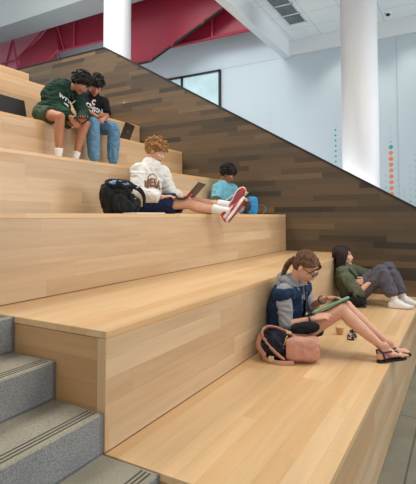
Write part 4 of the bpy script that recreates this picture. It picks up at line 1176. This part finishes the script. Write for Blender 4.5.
b_ = bmesh.new(); tube(b_, [(-1.20, 2.855, 0.52), (-1.10, 2.83, 0.512), (-1.0, 2.865, 0.515)], [(0.018, 0.009)]*3, side=(0, 0, 1), seg=10, smooth=4)
link_mesh('webbing', remesh(b_, 0.005, 1), PK, t)
CB = simple('cream_buckle', srgb(205, 190, 140), .5)
b_ = bmesh.new(); box(b_, -1.155, -1.12, 2.825, 2.84, 0.515, 0.55, 0.003); from_bm('buckle', b_, CB, t)
b_ = bmesh.new(); box(b_, -1.06, -1.03, 2.905, 2.92, 0.690, 0.708, 0.003); from_bm('buckle', b_, CB, t)
b_ = bmesh.new(); tube(b_, [(-1.07, 2.88, 0.60), (-1.055, 2.885, 0.66), (-1.05, 2.93, 0.685)], [0.004]*3, seg=6, smooth=3)
from_bm('zipper', b_, simple('gold_zip', srgb(190, 160, 90), .3, .8), t, smooth=True)
# black pouch lying on it
b_ = bmesh.new(); softbox(b_, (-0.965, 3.025, 0.715), (0, 0, 1), (-0.48, 0.88, 0), (0.90, 0.42, 0.08), (0.038, 0.045, 0.095), 2.3)
me = remesh(b_, 0.006, 2); wrinkle(me, 0.003, 20, (1, 1, 1), 75)
tag(link_mesh('pouch', me, fabric('black_soft_pouch', srgb(26, 26, 28), .15), None, (-0.965, 3.025, 0.68)), 'black rounded pouch lying on top of the pink and navy backpack', 'pouch')

# small paper cup and sunglasses under the knees
t = empty('paper_cup', (-0.92, 3.80, 0.501), 'small tan paper cup standing on the lowest tier beyond the bare knees', 'cup')
b_ = bmesh.new(); tube(b_, [(-0.92, 3.80, 0.501), (-0.92, 3.80, 0.56)], [0.026, 0.034], seg=20, flat=(True, True)); from_bm('body', b_, simple('tan_paper', srgb(200, 152, 104), .6), t)
b_ = bmesh.new(); tube(b_, [(-0.92, 3.80, 0.558), (-0.92, 3.80, 0.566)], [0.036, 0.034], seg=20, flat=(True, True)); from_bm('lid', b_, simple('tan_lid', srgb(216, 172, 126), .5), t)
def patt():
    m, nt, b = new_mat('black_white_pattern'); pos, ax = coords(nt)
    n = noise_tex(nt, pos, 45, 1); nt.links.new(ramp(nt, n, [(0.0, srgb(30, 28, 30)), (0.56, srgb(205, 200, 195))], 'CONSTANT'), b.inputs['Base Color']); return m
b_ = bmesh.new(); softbox(b_, (-0.79, 3.68, 0.54), (0.8, 0.5, 0), (-0.4, 0.8, 0.3), (0.35, 0.1, 0.85), (0.038, 0.018, 0.055), 2.6)
me = remesh(b_, 0.004, 1); wrinkle(me, 0.002, 40, (1, 1, 1), 77)
tag(link_mesh('coin_purse', me, patt(), None, (-0.79, 3.68, 0.501)), 'small black and white patterned purse standing under the bare legs beside the cup', 'purse')

# black bag behind the second woman
t = empty('handbag', (-1.0, 5.12, 0.501), 'soft black bag lying beside the hip of the person in the green jacket', 'bag')
b_ = bmesh.new(); softbox(b_, (-1.06, 5.02, 0.562), (0, 0, 1), (0, 1, 0), (1, 0.1, 0), (0.055, 0.06, 0.12), 2.6)
me = remesh(b_, 0.006, 2); wrinkle(me, 0.010, 14, (1, 1, 1), 81); link_mesh('body', me, BK, t)
b_ = bmesh.new(); tube(b_, [(-1.13, 5.0, 0.60), (-1.06, 4.97, 0.66), (-0.98, 4.98, 0.60), (-0.93, 4.95, 0.52)], [(0.012, 0.004)]*4, seg=8, smooth=4); from_bm('strap', b_, BK, t, smooth=True)

# bright blue bag on the third tier by the wall
t = empty('drawstring_bag', (-2.66, 5.86, 1.501), 'bright blue bag with a yellow corner standing on the third tier by the plank wall', 'bag')
b_ = bmesh.new(); softbox(b_, (-2.56, 5.72, 1.625), (0.80, 0.60, 0), (-0.60, 0.80, 0), (0, 0, 1), (0.075, 0.04, 0.120), 5.0, True)
me = remesh(b_, 0.006, 2); wrinkle(me, 0.006, 14, (1, 1, 1), 91); link_mesh('body', me, simple('bright_blue_nylon', srgb(40, 150, 215), .5, var=.08), t)
b_ = bmesh.new(); softbox(b_, (-2.625, 5.66, 1.70), (0.75, 0.65, 0), (-0.65, 0.75, 0), (0, 0, 1), (0.02, 0.02, 0.03), 3.0)
link_mesh('corner_patch', remesh(b_, 0.005, 1), simple('yellow_nylon', srgb(226, 196, 60), .5), t)
b_ = bmesh.new(); tube(b_, [(-2.49, 5.78, 1.63), (-2.42, 5.80, 1.62), (-2.395, 5.80, 1.56), (-2.44, 5.79, 1.51)], [0.006]*4, seg=6, smooth=4); from_bm('strap', b_, simple('grey_strap', srgb(120, 120, 120), .6), t, smooth=True)

# ------------------------------------------------------------------ light
w = bpy.data.worlds.new('world'); SC.world = w; w.use_nodes = True
bg = w.node_tree.nodes['Background']; bg.inputs[0].default_value = (0.93, 0.96, 1.0, 1); bg.inputs[1].default_value = 0.62
def area(name, loc, target, sx, sy, power, col=(1, 1, 1)):
    l = bpy.data.lights.new(name, 'AREA'); l.shape = 'RECTANGLE'; l.size = sx; l.size_y = sy; l.energy = power; l.color = col
    o = bpy.data.objects.new(name, l); COL.objects.link(o); o.location = loc
    o.rotation_euler = (V(target)-V(loc)).to_track_quat('-Z', 'Y').to_euler()
    return o
area('added_front_fill', (4.5, -3.5, 4.2), (-2.0, 3.5, 1.2), 6, 4, 90, (1.0, 0.98, 0.95))  # added lamp out of view, gives the soft light a direction
area('atrium_skylight', (-5.5, 2.0, 8.5), (-3.5, 3.5, 0), 5, 5, 480, (1.0, 0.98, 0.94))
area('added_side_fill', (5.2, 7.6, 3.0), (-4, 8.0, 3.7), 2.4, 3.4, 150, (0.93, 0.97, 1.0))  # unseen fill lamp added to lift the far wall and ceiling
area('added_fill_behind_guard_wall', (-7.0, 6.5, 3.3), (-6.5, 8.9, 5.4), 4, 0.4, 50, (1.0, 0.97, 0.98))  # hidden lamp added to brighten the far wall below the red guards
area('added_fill_behind_guard_wall', (-2.6, 6.6, 1.6), (-2.9, 8.9, 4.4), 3, 0.4, 24, (0.95, 0.98, 1.0))  # second added lamp, lightens the far wall near the ceiling drop edge
area('ceiling_lamp_row', (0.3, 3.6, 5.1), (0.0, 3.6, 0), 1.6, 4.0, 130, (1.0, 0.95, 0.87))
def spot(name, loc, target, power, ang=70, col=(1, .93, .82)):
    l = bpy.data.lights.new(name, 'SPOT'); l.energy = power; l.spot_size = math.radians(ang); l.spot_blend = 0.8; l.color = col; l.shadow_soft_size = 0.08
    o = bpy.data.objects.new(name, l); COL.objects.link(o); o.location = loc
    o.rotation_euler = (V(target)-V(loc)).to_track_quat('-Z', 'Y').to_euler()
spot('downlight', (-1.9, 8.1, 5.1), (-1.9, 9.0, 3.2), 40, 80)
spot('downlight', (-0.7, 8.1, 5.1), (-0.7, 9.0, 3.0), 35, 80)

# ------------------------------------------------------------------ camera
f_, yaw, pit, rol = 449.09, .5192, .0412, -.0022
cd = bpy.data.cameras.new('camera'); cam = bpy.data.objects.new('camera', cd); COL.objects.link(cam)
cy, sy = math.cos(yaw), math.sin(yaw)
r = V((cy, sy, 0)); fw = V((-sy, cy, 0)); u = V((0, 0, 1))
F = fw*math.cos(pit)+u*math.sin(pit); u2 = -fw*math.sin(pit)+u*math.cos(pit)
Rr = r*math.cos(rol)+u2*math.sin(rol); U = -r*math.sin(rol)+u2*math.cos(rol)
Mx = Matrix((Rr, U, -F)).transposed().to_4x4(); Mx.translation = V((0, 0, 1.481))
cam.matrix_world = Mx
cd.sensor_fit = 'VERTICAL'; cd.sensor_height = 24; cd.lens = f_/484*24
cd.shift_y = -(242-197.47)/484
cd.clip_end = 100
SC.camera = cam
SC.view_settings.view_transform = 'Standard'; SC.view_settings.look = 'None'; SC.view_settings.gamma = 1
SC.view_settings.exposure = 0.33
